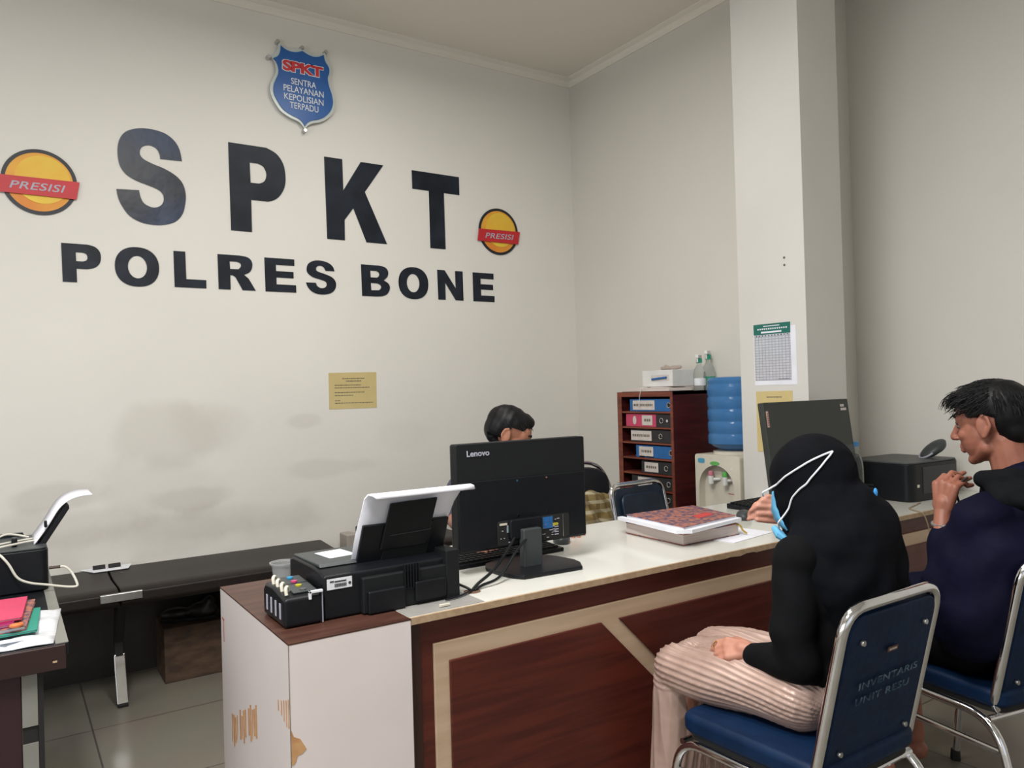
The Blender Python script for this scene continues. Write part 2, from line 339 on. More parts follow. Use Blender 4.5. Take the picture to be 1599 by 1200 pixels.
# plain plaster cornice, three thin steps under the ceiling
def cornice(name, a, b, nrm):
    bm = BM(); a, b, nrm = Vector(a), Vector(b), Vector(nrm)
    prof = [(0, 0), (.05, 0), (.05, -.006), (.035, -.012), (.020, -.016), (.008, -.030), (.006, -.05), (0, -.05)]
    A = [bm.verts.new(a+nrm*d+Vector((0, 0, h))) for d, h in prof]; B = [bm.verts.new(b+nrm*d+Vector((0, 0, h))) for d, h in prof]
    bm.faces.new(A); bm.faces.new(B[::-1])
    for i in range(len(A)): j = (i+1) % len(A); bm.faces.new((A[i], B[i], B[j], A[j]))
    struct(name, bm, M_ceil)
cornice('trim_1', (-2.5, YW, ZC), (XC, YW, ZC), (0, -1, 0))
cornice('trim_2', (XC, YW, ZC), (XC, 2.55, ZC), (-1, 0, 0))
bm = BM(); box(bm, -2.5, 3.2, YW-.012, YW, 0, .44); struct('wall_foot_band', bm, mat('dark_wall_foot', (.050, .042, .036), .5, col2=(.035, .03, .026), scale=6))  # dark band added along the wall foot behind the bench
# strip light fixtures on the ceiling
def strip_light(loc, ly, label):
    t = empty('ceiling_light', loc, label, 'ceiling light', group='strip lights')
    obj('housing', box(BM(), -.17, .17, -ly/2-.03, ly/2+.03, -.05, 0), M_whitep, t, .005)
    obj('diffuser', box(BM(), -.15, .15, -ly/2, ly/2, -.075, -.05), M_lampe, t, .004)
strip_light((1.6, 2.7, 3.4-.001), .9, 'white ceiling strip light above the staff side of the counter')
strip_light((.8, 1.3, 3.4-.001), 1.2, 'added white ceiling strip light above the front edge of the counter')  # fixture added to carry the counter fill lamp
strip_light((-.3, .8, 3.4-.001), 1.2, 'added white ceiling strip light above the visitor side behind the camera')  # fixture added to carry the visitor side fill lamp

# ================================================================ lettering on the back wall
def wall_letter(loops, ch, label, group, m=None):
    me = curve_mesh(loops, .003); place(me, BACKW, (0, YW-.0022, 0))
    return tag(new_obj('wall_letter', me, m or M_vinyl, smooth=False), label, 'letter', group)
zt, zb = 2.628, 2.170
Sloop = [(0.77, 2.498), (0.67, 2.493)] 
def s_shape(pts, corners, n=4):
    """spline through pts but keep listed indexes sharp"""
    out = []; N = len(pts); cs = sorted(corners)
    for a, b in zip(cs, cs[1:]+[cs[0]+N]):
        seg = [(*pts[i % N], 0) for i in range(a, b+1)]
        out += [(v.x, v.y) for v in spline(seg, n)][:-1] if len(seg) > 2 else [seg[0][:2]]
    return out
S_BIG = [(0.77, 2.496), (0.67, 2.493), (0.666, 2.52), (0.653, 2.542), (0.631, 2.552), (0.609, 2.551), (0.587, 2.538), (0.578, 2.515), (0.582, 2.495), (0.599, 2.479), (0.637, 2.463), (0.687, 2.447), (0.738, 2.420), (0.771, 2.383), (0.784, 2.332), (0.781, 2.283), (0.768, 2.232), (0.738, 2.192), (0.692, 2.170), (0.636, 2.162), (0.576, 2.170), (0.528, 2.195), (0.497, 2.236), (0.479, 2.278), (0.472, 2.320), (0.571, 2.326), (0.576, 2.296), (0.589, 2.267), (0.613, 2.252), (0.638, 2.248), (0.663, 2.258), (0.679, 2.28), (0.681, 2.308), (0.668, 2.331), (0.64, 2.346), (0.602, 2.358), (0.558, 2.372), (0.516, 2.396), (0.49, 2.434), (0.481, 2.486), (0.483, 2.534), (0.496, 2.575), (0.52, 2.605), (0.559, 2.625), (0.602, 2.634), (0.652, 2.633), (0.697, 2.622), (0.736, 2.594), (0.76, 2.552)]
P_BIG = [(0.997, zt), (1.193, zt), (1.246, 2.603), (1.281, 2.554), (1.292, 2.487), (1.285, 2.427), (1.258, 2.378), (1.226, 2.352), (1.195, 2.341), (1.107, 2.34), (1.107, zb), (1.001, zb)]
P_HOLE = [(1.104, 2.537), (1.145, 2.537), (1.175, 2.524), (1.19, 2.487), (1.180, 2.450), (1.155, 2.433), (1.140, 2.431), (1.106, 2.431)]
K_BIG = [(1.511, zt), (1.616, zt), (1.618, 2.452), (1.727, zt), (1.866, zt), (1.747, 2.458), (1.877, zb), (1.75, zb), (1.675, 2.358), (1.621, 2.285), (1.62, zb), (1.517, zb)]
T_BIG = [(2.049, 2.625), (2.371, 2.625), (2.371, 2.514), (2.262, 2.514), (2.264, zb), (2.161, zb), (2.160, 2.515), (2.05, 2.515)]
g1 = 'big black letters on the back wall'; g2 = 'small black letters in the lower row on the back wall'
wall_letter([s_shape(S_BIG, [0, 1, 24, 25])], 'S', 'big black letter S with a painted bluish sheen, first letter of the large SPKT row', g1, M_vinylS)
wall_letter([s_shape(P_BIG, [0, 1, 8, 9, 10, 11]), s_shape(P_HOLE, [0, 1, 6, 7])], 'P', 'big black letter P of the large SPKT row on the wall', g1)
wall_letter([K_BIG], 'K', 'big black letter K of the large SPKT row on the wall', g1)
wall_letter([T_BIG], 'T', 'big black letter T ending the large SPKT row on the wall', g1)
a, b = 2.041, 1.861
def ell(cx, cz, rx, rz, n=40, p=2.0):
    return [(cx+rx*math.copysign(abs(math.cos(2*PI*i/n))**(2/p), math.cos(2*PI*i/n)), cz+rz*math.copysign(abs(math.sin(2*PI*i/n))**(2/p), math.sin(2*PI*i/n))) for i in range(n)]
lo = 'in the lower row reading POLRES BONE'
wall_letter([s_shape([(0.237, a), (0.342, a), (0.374, 2.033), (0.394, 2.012), (0.399, 1.983), (0.392, 1.953), (0.37, 1.933), (0.34, 1.925), (0.297, 1.925), (0.298, b), (0.240, b)], [0, 1, 7, 8, 9, 10]),
             s_shape([(0.295, 2.002), (0.321, 2.002), (0.337, 1.997), (0.343, 1.981), (0.338, 1.966), (0.323, 1.96), (0.296, 1.96)], [0, 1, 5, 6])], 'P', 'small black letter P beginning the lower row reading POLRES BONE', g2)
wall_letter([ell(.555, 1.95, .0975, .096, p=2.25), ell(.556, 1.949, .042, .055)], 'O', 'small black letter O between P and L '+lo, g2)
wall_letter([[(0.720, a), (0.775, a), (0.777, 1.903), (0.872, 1.903), (0.872, b), (0.722, b)]], 'L', 'small black letter L '+lo, g2)
wall_letter([s_shape([(0.930, a), (1.042, a), (1.082, 2.034), (1.102, 2.012), (1.102, 1.98), (1.088, 1.956), (1.06, 1.942), (1.083, 1.923), (1.119, b), (1.052, b), (1.017, 1.927), (1.004, 1.936), (0.991, 1.936), (0.991, b), (0.932, b)], [0, 1, 6, 7, 8, 9, 10, 11, 12, 13, 14]),
             s_shape([(0.989, 2.008), (1.025, 2.008), (1.043, 2.0), (1.045, 1.984), (1.033, 1.969), (0.991, 1.968)], [0, 1, 4, 5])], 'R', 'small black letter R '+lo, g2)
wall_letter([[(1.168, a), (1.328, a), (1.328, 2.006), (1.228, 2.006), (1.228, 1.972), (1.322, 1.972), (1.322, 1.938), (1.229, 1.938), (1.229, 1.901), (1.334, 1.901), (1.335, b), (1.170, b)]], 'E', 'small black letter E before the first S '+lo, g2)
wall_letter([s_shape([(1.554, 1.991), (1.502, 1.991), (1.492, 2.009), (1.473, 2.017), (1.454, 2.011), (1.448, 1.997), (1.457, 1.984), (1.498, 1.972), (1.539, 1.956), (1.559, 1.931), (1.558, 1.899), (1.538, 1.873), (1.503, 1.86), (1.458, 1.859), (1.422, 1.872), (1.4, 1.895), (1.39, 1.92), (1.445, 1.921), (1.453, 1.903), (1.473, 1.893), (1.496, 1.897), (1.507, 1.912), (1.501, 1.93), (1.472, 1.94), (1.428, 1.952), (1.4, 1.974), (1.396, 2.001), (1.408, 2.026), (1.438, 2.042), (1.479, 2.045), (1.52, 2.035), (1.545, 2.015)], [0, 1, 16, 17])], 'S', 'small black letter S ending the word POLRES', g2)
wall_letter([s_shape([(1.712, a), (1.818, a), (1.858, 2.034), (1.878, 2.012), (1.875, 1.982), (1.85, 1.957), (1.878, 1.94), (1.888, 1.914), (1.872, 1.881), (1.84, 1.865), (1.800, b), (1.715, b)], [0, 1, 5, 10, 11]),
             s_shape([(1.768, 2.009), (1.804, 2.009), (1.82, 2.0), (1.822, 1.983), (1.809, 1.970), (1.769, 1.970)], [0, 1, 4, 5]), s_shape([(1.769, 1.938), (1.811, 1.937), (1.83, 1.927), (1.832, 1.911), (1.819, 1.898), (1.771, 1.896)], [0, 1, 4, 5])], 'B', 'small black letter B beginning the word BONE', g2)
wall_letter([ell(2.0415, 1.951, .0975, .095, p=2.25), ell(2.0385, 1.951, .0415, .055)], 'O', 'small black letter O in the word BONE', g2)
wall_letter([[(2.202, a), (2.253, a), (2.328, 1.933), (2.326, a), (2.379, a), (2.380, b), (2.326, b), (2.255, 1.965), (2.255, b), (2.205, b)]], 'N', 'small black letter N in the word BONE', g2)
wall_letter([[(2.451, a), (2.604, a), (2.604, 2.005), (2.507, 2.005), (2.507, 1.970), (2.598, 1.970), (2.599, 1.937), (2.508, 1.937), (2.509, 1.899), (2.608, 1.899), (2.607, b), (2.452, b)]], 'E', 'small black letter E ending the word BONE', g2)

# round emblems with red banner (the cartoon figure on them is left out)
def disc_loops(cx, cz, r, ri): return [ell(cx, cz, r, r, 64), ell(cx, cz, ri, ri, 64)]
def emblem(cx, cz, r, ban, label):
    t = empty('wall_emblem', (cx, YW, cz), label, 'wall emblem', group='round banner emblems')
    def add(nm, loops, y, d, m): 
        me = curve_mesh(loops, d); place(me, BACKW, (0, -y, 0)); return new_obj(nm, me, m, t, smooth=False)
    add('ring', disc_loops(0, 0, r, r-.016), .004, .004, M_emblk)
    add('orange_disc', [ell(0, 0, r-.016, r-.016, 64)], .0035, .003, M_orange)
    add('yellow_disc', [ell(.012, .012, r-.040, r-.040, 64)], .006, .0015, M_yell)
    pts = [(x-cx, z-cz) for x, z in ban]
    add('banner', [pts], .012, .004, M_red)
    mx = sum(p[0] for p in pts)/4; mz = sum(p[1] for p in pts)/4; rot = math.atan2(pts[1][1]-pts[0][1], pts[1][0]-pts[0][0])
    text('PRESISI', .215*r/.147, .034*r/.147, BACKW, (mx+.004, -.0145, mz), M_silver, 'banner_lettering', t, bold=.01, shear=.25, rot=rot, space=1.05)
emblem(.158, 2.312, .150, [(-.015, 2.328), (.317, 2.329), (.303, 2.247), (-.022, 2.250)], 'round black and orange emblem with red PRESISI banner, left of the letter S')
emblem(2.651, 2.312, .148, [(2.500, 2.318), (2.810, 2.323), (2.793, 2.241), (2.488, 2.242)], 'round black and orange emblem with red PRESISI banner, right of the letter T')

# shield sign
t = empty('shield_sign', (1.397, YW, 2.97), 'blue shield sign with red SPKT lettering high on the back wall', 'sign')
SH = [(1.277, 3.185), (1.299, 3.171), (1.33, 3.164), (1.362, 3.167), (1.394, 3.181), (1.425, 3.168), (1.455, 3.163), (1.487, 3.170), (1.514, 3.186), (1.521, 3.153), (1.542, 3.120), (1.543, 3.090), (1.534, 3.060), (1.540, 3.017), (1.555, 2.971), (1.560, 2.924), (1.545, 2.880), (1.513, 2.843), (1.475, 2.820), (1.438, 2.808), (1.413, 2.791), (1.398, 2.770), (1.384, 2.791), (1.363, 2.806), (1.321, 2.82), (1.28, 2.843), (1.25, 2.883), (1.233, 2.921), (1.233, 2.962), (1.245, 2.996), (1.259, 3.029), (1.26, 3.061), (1.25, 3.09), (1.233, 3.107), (1.259, 3.125), (1.272, 3.152)]
shl = s_shape([(x-1.397, z-2.97) for x, z in SH], [0, 4, 8, 21, 33])
new_obj('acrylic_backing', place(curve_mesh([[(x*1.10, z*1.085) for x, z in shl]], .006), BACKW, (0, -.022, 0)), M_glass, t, smooth=False)
new_obj('blue_face', place(curve_mesh([shl], .004), BACKW, (0, -.028, 0)), M_blue, t, smooth=False)
for x, z in ((1.262, 3.205), (1.395, 3.200), (1.529, 3.207), (1.212, 3.112), (1.398, 2.748)):
    obj('standoff_knob', lathe(BM(), [(.009, -.034), (.011, -.030), (.011, 0)], (x-1.397, 0, z-2.97), 16, 'y'), M_steel, t)
text('SPKT', .232, .066, BACKW, (-.003, -.0315, .113), M_maskw, 'white_outline', t, bold=.085)
text('SPKT', .224, .058, BACKW, (-.003, -.0335, .113), M_red, 'red_lettering', t, bold=.045)
for s, w, z in (('SENTRA', .138, .034), ('PELAYANAN', .222, -.009), ('KEPOLISIAN', .218, -.054), ('TERPADU', .158, -.097)):
    text(s, w, .034, BACKW, (-.001, -.0315, z), M_maskw, 'white_lettering', t, bold=.004)

# yellow notice on back wall
def notice(name, w, h, Mx, loc, m, label, lines, cat='notice', mi=None):
    t = empty(name, loc, label, cat)
    def sheet(nm, pts, d, off, m): me = curve_mesh([pts], d); place(me, Mx, Mx @ Vector((0, 0, off))); return new_obj(nm, me, m, t, smooth=False)
    sheet('sheet', [(-w/2, -h/2), (w/2, -h/2), (w/2+.002, h/2), (-w/2+.001, h/2-.002)], .001, .001, m)
    for x0, x1, z, hh in lines:
        bm = BM(); x = x0
        while x < x1:
            l = random.uniform(.006, .018); box(bm, x*w, min(x+l/w, x1)*w, z*h-hh/2, z*h+hh/2, .0015, .0021, None); x += l/w+.010
        for v in bm.verts: v.co = Mx @ v.co
        obj('print_line', bm, mi or M_ink, t, smooth=False)
    return t
notice('wall_notice', .283, .205, BACKW, (1.645, YW, 1.323), M_yellow, 'yellow typed notice sheet on the back wall above the bench',
       [(-.22, .25, .33, .0055), (-.14, .18, .26, .0055), (-.38, .17, .15, .0045), (-.38, .36, .08, .0045), (-.38, .24, -.05, .0045), (-.38, 0, -.13, .0045), (-.38, -.27, -.27, .0045), (-.38, .42, -.34, .0045)])
# pillar papers
notice('wall_notice', .20, .285, LEFTW, (2.97, 2.284, 1.12), M_yellow, 'yellow notice sheet on the pillar, partly behind the tilted monitor', [(-.2, .22, .40, .005)]+[(-.33, .3, .05-.09*k, .004) for k in range(5)])
t = empty('wall_calendar', (2.97, 2.284, 1.44), 'white table calendar with dark green heading on the pillar', 'calendar')
def on_pillar(nm, y0, y1, z0, z1, off, m, d=.001):                                   # offsets from the calendar centre, y toward the visitors is negative
    return obj(nm, box(BM(), -off-d, -off, y0, y1, z0, z1), m, t, smooth=False)
on_pillar('backing_sheet', -.128, .104, -.150, .118, .0, M_paper)
o = new_obj('date_grid', curve_mesh([[(-.1, -.128), (.1, -.128), (.1, .092), (-.1, .092)]], .001), M_calgrid, t, smooth=False); o.matrix_local = Matrix.Translation((-.0022, 0, 0)) @ LEFTW
on_pillar('green_heading', -.101, .101, .086, .135, .0026, M_green)
obj('heading_print', box(BM(), -.0046, -.0038, -.045, .045, .1225, .1265), M_paper, t, smooth=False)
bm = BM()
for k in range(14): box(bm, -.0046, -.0038, -.085+k*.012, -.078+k*.012, .108, .115)
box(bm, -.0046, -.0038, -.055, .058, .092, .100); obj('heading_bars', bm, M_paper, t, smooth=False)
bm = BM()
for k in range(11): box(bm, -.0034, -.0026, -.088+k*.017, -.083+k*.017, .078, .083)
obj('footer_line', box(BM(), -.0034, -.0026, -.09, -.03, -.123, -.1215), M_inkb, t, smooth=False)
obj('small_print', bm, M_inkb, t, smooth=False)
for z in (1.868, 1.834):
    tag(obj('screw_hole', lathe(BM(), [(.006, -.001), (.006, .0012)], (2.9702, 2.205, z), 12, 'x'), M_ink), 'small dark screw hole in the pillar, '+('upper' if z > 1.85 else 'lower')+' of the two', 'screw hole', 'screw holes in the pillar')

# ================================================================ counter
t = empty('reception_counter', (2.36, 2.05, 0), 'long mahogany counter with cream top and light wood frame', 'counter')
t.location = (0, 0, 0)
obj('countertop', box(BM(), .817, 3.895, 1.712, 2.415, .733, .75), M_top, t, .0015)
jag = [(.817, .733), (1.90, .733), (1.94, .731), (1.97, .7335), (2.02, .730), (2.05, .735), (2.09, .7345), (2.10, .731), (2.13, .7325), (2.2, .733), (3.895, .733)]
obj('edge_band', prism(BM(), jag+[(3.895, .7502), (.817, .7502)], lambda u, v: (u, 1.704, v), (0, .0085, 0)), M_edge, t)
obj('front_panel', box(BM(), .820, 3.895, 1.735, 1.755, 0, .733), M_wood, t)
obj('gap_strip', box(BM(), .820, .853, 1.729, 1.737, 0, .733), mat('dark_gap', (.045, .016, .011), .45, scale=8), t)  # dark strip put in for the gap beside the end cabinet
fr = [(.889, .05), (3.88, .05), (3.88, .667), (.889, .667)]
obj('light_frame', prism(BM(), fr, lambda u, v: (u, 1.726, v), (0, .0095, 0)), M_lwood, t, .003)
for nm, P in (('inset_panel', [(.930, .10), (1.945, .10), (1.431, .619), (.930, .619)]), ('inset_panel', [(2.02, .10), (3.85, .10), (3.85, .619), (1.498, .619)])):
    obj(nm, prism(BM(), P, lambda u, v: (u, 1.718, v), (0, .0085, 0)), M_woodp, t, .003)
obj('end_panel', box(BM(), .820, .838, 1.757, 2.38, 0, .733), M_wood, t)
obj('inner_panel', box(BM(), .840, 3.895, 2.16, 2.175, .0, .733), M_wood, t)
obj('grey_sheet', box(BM(), .818, 1.035, 1.716, 2.10, .7502, .7512), M_gtop, t)
obj('cable_hole', lathe(BM(), [(.024, .7492), (.024, .7506)], (1.062, 1.825, 0), 24), mat('bare_hole', (.16, .09, .06), .8), t)

t = empty('side_cabinet', (0, 0, 0), 'white laminate end cabinet with dark brown top under the ink tank printer', 'cabinet')
obj('body', box(BM(), .516, .816, 1.702, 2.343, 0, .7465), M_white, t, .001)
obj('brown_top', box(BM(), .5155, .8165, 1.7015, 2.3435, .7465, .7500), M_btop, t)
obj('corner_gap', box(BM(), .5153, .5167, 1.7013, 1.7027, 0, .7465), M_ink, t)
chip = [(.5172, .560), (.523, .543), (.537, .535), (.551, .509), (.541, .501), (.530, .499), (.527, .487), (.522, .482), (.5172, .481)]
obj('chipped_patch', prism(BM(), chip, lambda u, v: (u, 1.7012, v), (0, .0006, 0)), M_scuff, t, smooth=False)
bm = BM()
for i in range(15):                                # torn tape residue in slanted strips
    if i in (4, 9): continue
    y = 2.238-.0178*i; zc = .372+.0078*i; a0 = random.uniform(.030, .048); a1 = random.uniform(.030, .050)
    prism(bm, [(y-.013, zc-a0+.006), (y, zc-a0), (y, zc+a1), (y-.012, zc+a1+.004)] if i % 3 else [(y-.005, zc-a0), (y, zc-a0), (y-.002, zc+a1), (y-.012, zc+a1), (y-.010, zc)], lambda u, v: (.5152, u, v), (.0006, 0, 0))
obj('tape_residue', bm, M_scuff, t, smooth=False); bm = BM()
for y, z0, z1 in ((1.708, .56, .625), (1.724, .558, .618), (1.742, .565, .612), (1.760, .572, .606), (1.785, .575, .600)): prism(bm, [(y, z0), (y+.006, z0), (y+.006, z1), (y, z1)], lambda u, v: (.5152, u, v), (.0006, 0, 0))
obj('tape_residue', bm, M_scuff, t, smooth=False)
obj('scratch', prism(BM(), [(2.30, .665), (2.325, .668), (2.325, .664), (2.312, .660), (2.309, .60), (2.304, .60), (2.307, .659)], lambda u, v: (.5152, u, v), (.0006, 0, 0)), mat('red_scratch', (.42, .09, .06), .8), t, smooth=False)

# ================================================================ ink tank printer
t = empty('ink_tank_printer', (0, 0, 0), 'black ink tank printer loaded with paper, standing on the brown topped cabinet', 'printer')
Z = .752
prof = [(1.815, Z), (2.08, Z), (2.08, .860), (2.05, .868), (1.90, .870), (1.85, .866), (1.815, .857)]
obj('body', prism(BM(), prof, lambda u, v: (.640, u, v), (.365, 0, 0)), M_black, t, .006)
obj('scanner_lid', prism(BM(), [(1.862, .869), (2.075, .866), (2.068, .872), (1.872, .878)], lambda u, v: (.648, u, v), (.345, 0, 0)), M_grayp, t, .003)
obj('back_block', box(BM(), .735, .995, 1.800, 1.835, Z, .842), M_blackm, t, .004)
obj('corner_block', box(BM(), .968, 1.008, 1.795, 1.90, Z, .880), M_blackm, t, .004)
bm = BM(); box(bm, .745, .845, 1.788, 1.802, Z, .808); box(bm, .875, .965, 1.790, 1.802, Z+.01, .812); obj('back_cover', bm, M_black, t, .004)
bm = BM()
for k in range(6): box(bm, .845+k*.008, .848+k*.008, 1.792, 1.80, .80, .86)
obj('vent_ribs', bm, M_black, t)
tp = [(1.808, Z), (1.985, Z), (1.985, .815), (1.965, .832), (1.90, .834), (1.86, .828), (1.808, .820)]
tk = obj('ink_tank', prism(BM(), tp, lambda u, v: (.541, u, v), (.094, 0, 0)), M_black, t, .008)
obj('tank_deck', prism(BM(), [(1.83, .8245), (1.965, .8345), (1.965, .838), (1.83, .829)], lambda u, v: (.570, u, v), (.058, 0, 0)), M_grayp, t, .002)
for k, m in enumerate((M_silver, M_silver, M_silver, M_silver)):
    obj('level_window', box(BM(), .5395, .5415, 1.835+k*.036, 1.846+k*.036, .768, .806), m, t, .001)
for k, m in enumerate((mat('ink_black_dot', (.1, .1, .1), .4), mat('ink_yellow_dot', (.45, .42, .02), .4), mat('ink_magenta_dot', (.5, .05, .16), .4), mat('ink_cyan_dot', (.03, .28, .52), .4))):
    y = 1.843+k*.034
    obj('colour_sticker', lathe(BM(), [(.008, .0), (.008, .004)], (.598, y, .826+.0845*(y-1.83)+.001), 16), m, t)
for k in range(4):
    y = 1.838+k*.034; z = .829+.06*(y-1.83)
    obj('tank_cap', tube(BM(), fillet([(.553, y-.010, z-.004), (.552, y-.006, z+.012), (.560, y+.004, z+.014), (.565, y+.010, z+.002)], .006), .0042, 8), M_cream, t)
bm = BM(); box(bm, .600, .634, 1.803, 1.812, .826, .832); box(bm, .600, .606, 1.803, 1.812, .812, .832); obj('valve_strip', bm, M_maskw, t, .001)
obj('seam', box(BM(), .633, .6345, 1.8065, 1.812, Z, .826), M_silver, t)
o = obj('rating_label', box(BM(), .648, .712, 1.8135, 1.8148, .824, .850), M_maskw, t)
bm = BM(); box(bm, .655, .665, 1.8125, 1.8136, .842, .845)
for k in range(12): box(bm, .667+k*.0026, .6685+k*.0026, 1.8125, 1.8136, .829, .837)
box(bm, .667, .697, 1.8125, 1.8136, .841, .844); lathe(bm, [(.0035, 1.8125), (.0035, 1.8136)], (.706, 0, .835), 12, 'y'); obj('label_print', bm, M_inkb, t, smooth=False)
obj('lid_sticker', box(BM(), .690, .765, 1.93, 2.02, .8755, .8770, Matrix.Translation((.73, 2, 0)) @ Matrix.Rotation(.12, 4, 'Z') @ Matrix.Translation((-.73, -2, 0))), M_maskw, t)
# rear feed tray leaning back toward the visitors
lean = Matrix.Translation((.872, 1.872, .838)) @ Matrix.Rotation(math.radians(17), 4, 'X')
def leanprism(pts, off, d): return prism(BM(), pts, lambda u, v: lean @ Vector((u, off, v)), (lean.to_3x3() @ Vector((0, d, 0))))
ft = obj('feed_tray', leanprism([(-.130, 0), (.122, 0), (.130, .128), (-.118, .132)], 0, .010), M_black, t, .003)
obj('tray_frame_recess', leanprism([(-.062, .02), (.068, .02), (.082, .125), (-.048, .128)], -.004, .004), M_blackm, t, .001)
obj('tray_extension', leanprism([(-.068, .06), (.066, .06), (.084, .193), (-.052, .190)], -.007, .006), M_black, t, .003)
bm = BM(); prism(bm, [(-.045, .10), (.075, .104), (.075, .1055), (-.045, .1015)], lambda u, v: lean @ Vector((u, -.008, v)), (0, -.001, 0)); obj('extension_step', bm, M_grayp, t)
obj('tray_latch', leanprism([(.075, .012), (.125, .016), (.125, .022), (.075, .018)], -.006, .004), M_grayp, t)
def sheet_strip(name, uv, m, parent, th=.0016, cols=8, M4=Matrix(), sag=0):
    """paper: uv list of (off, height, u0, u1) cross sections"""
    bm = BM(); rows = []
    for (off, h, u0, u1) in uv:
        rows.append([bm.verts.new(M4 @ Vector((u0+(u1-u0)*c/cols, off+sag*math.sin(PI*c/cols), h))) for c in range(cols+1)])
    for a, b in zip(rows, rows[1:]):
        for c in range(cols): bm.faces.new((a[c], a[c+1], b[c+1], b[c]))
    o = obj(name, bm, m, parent, ang=60); s = o.modifiers.new('solid', 'SOLIDIFY'); s.thickness = th; return o
ps = tag(sheet_strip('paper_stack', [(.016, -.01, -.140, .105), (.015, .10, -.132, .126), (.013, .17, -.122, .145), (.008, .205, -.120, .160), (-.004, .222, -.116, .182), (-.016, .222, -.108, .186), (-.024, .215, -.100, .186)], M_paper, None, .004, 8, lean),
    'white paper stack curling over the feed tray of the ink tank printer', 'paper')

# plastic cup
bm = BM(); lathe(bm, [(.024, .7510), (.026, .752), (.034, .812), (.039, .813), (.039, .817), (.033, .8165), (.025, .756)], (.672, 2.245, 0), 32)
tag(obj('plastic_cup', bm, M_cup), 'small clear plastic cup beside the ink tank printer on the brown cabinet top', 'cup')

# ================================================================ monitor
ty = 1.965
t = empty('computer_monitor', (0, 0, 0), 'large black monitor with silver lettering on its back, standing on a half round base', 'monitor')
Mm = Matrix.Translation((1.341, ty, 0)) @ Matrix.Rotation(math.radians(-1), 4, 'Z')
def rbox(x0, x1, y0, y1, z0, z1, r, M4, n=5):
    pts = [(x0, z0), (x1, z0), (x1, z1), (x0, z1)]; f = [(v.x, v.y) for v in fillet([(x, z, 0) for x, z in pts], r, n, True)]
    return prism(BM(), f, lambda u, v: M4 @ Vector((u, y0, v)), M4.to_3x3() @ Vector((0, y1-y0, 0)))
obj('rear_shell', rbox(-.238, .238, 0, .030, .820, 1.143, .008, Mm), M_blackm, t, .003)
obj('bezel', rbox(-.238, .238, .030, .038, .820, 1.143, .008, Mm), M_black, t, .002)
obj('screen', rbox(-.231, .231, .0375, .0395, .835, 1.136, .002, Mm), M_blackg, t)
obj('lower_shell', rbox(-.234, .234, -.004, .002, .824, 1.030, .006, Mm), M_black, t, .003)
obj('port_recess', rbox(-.105, .165, -.0065, -.003, .828, .902, .01, Mm), M_rubber, t, .001)
bm = BM(); random.seed(3)
def mbox(bm, x0, x1, z0, z1, y=-.0085, d=.002): box(bm, x0, x1, y, y+d, z0, z1, Mm)
mbox(bm, -.098, -.072, .890, .896); obj('port_label', bm, M_cream, t)
bm = BM(); mbox(bm, .060, .098, .862, .898); obj('video_port', bm, M_bindb, t)
bm = BM(); mbox(bm, .098, .118, .868, .876); obj('yellow_sticker', bm, mat('yellow_sticker', (.5, .42, .03), .5), t)
bm = BM()
for i in range(26):
    x = random.choice([random.uniform(-.10, -.045), random.uniform(.055, .12)]); z = random.uniform(.832, .888); mbox(bm, x, x+random.uniform(.003, .012), z, z+.002)
for k in range(5): mbox(bm, .105, .120, .838+k*.008, .841+k*.008)
obj('port_pins', bm, M_silver, t)
bm = BM(); mbox(bm, .137, .140, .83, .90); obj('bracket_edge', bm, M_steel, t)
bm = BM(); mbox(bm, -.073, -.058, .866, .884); obj('spec_sticker', bm, mat('pale_sticker', (.25, .32, .36), .6), t)
for x, z in ((-.030, 1.021), (.080, 1.022), (-.028, .914), (.082, .915)):
    o = obj('vesa_screw', lathe(BM(), [(.003, -.0065), (.003, -.004)], (x, 0, z), 12, 'y'), M_chrome, t); o.data.transform(Mm)
ne = obj('stand_neck', rbox(-.033, .034, -.040, -.012, .755, .875, .006, Mm), M_grayp, t, .004)
obj('neck_hinge', rbox(-.068, .052, -.022, -.003, .845, .905, .010, Mm), M_black, t, .004)
bm = BM(); out = [(-.140, -.005), (-.135, -.04), (-.125, -.085), (-.105, -.125), (-.080, -.150), (.105, -.150), (.130, -.140), (.158, -.082)]
half = [(v.x, v.y) for v in spline([(-.128, .02, 0), (-.126, -.05, 0), (-.116, -.105, 0), (-.095, -.142, 0)], 5)] + [(.112, -.150)] + [(.142, -.100)]+[(v.x, v.y) for v in spline([(.150, -.06, 0), (.125, .04, 0), (.06, .085, 0), (-.03, .095, 0), (-.10, .07, 0)], 5)]
prism(bm, half, lambda u, v: Mm @ Vector((u, v+.012, .752)), (0, 0, .010)); obj('base', bm, M_black, t, .003)
text('Lenovo', .078, .018, Mm @ BACKW, (0, 0, 0), M_silver, 'brand_lettering', t, bold=.02).data.transform(Matrix.Translation(Mm @ Vector((-.163, -.0016, 1.114))) @ Matrix.Translation((-Mm.translation.x, -Mm.translation.y, 0)))
cb = tag(obj('cable_bundle', tube(tube(tube(tube(BM(), spline([(1.30, 1.955, .86), (1.24, 1.92, .82), (1.16, 1.87, .785), (1.09, 1.838, .765), (1.062, 1.826, .752)]), .0045, 8), spline([(1.33, 1.935, .85), (1.26, 1.90, .82), (1.17, 1.85, .77), (1.10, 1.832, .76), (1.068, 1.824, .752)]), .004, 8),
    spline([(1.020, 1.91, .815), (1.022, 1.90, .785), (1.035, 1.865, .77), (1.055, 1.835, .758), (1.06, 1.828, .752)]), .0035, 8), spline([(.955, 1.780, .756), (.99, 1.783, .756), (1.03, 1.80, .756), (1.058, 1.820, .753)]), .0028, 8), M_black), 'black cables running from the monitor down into the desktop hole', 'cable')
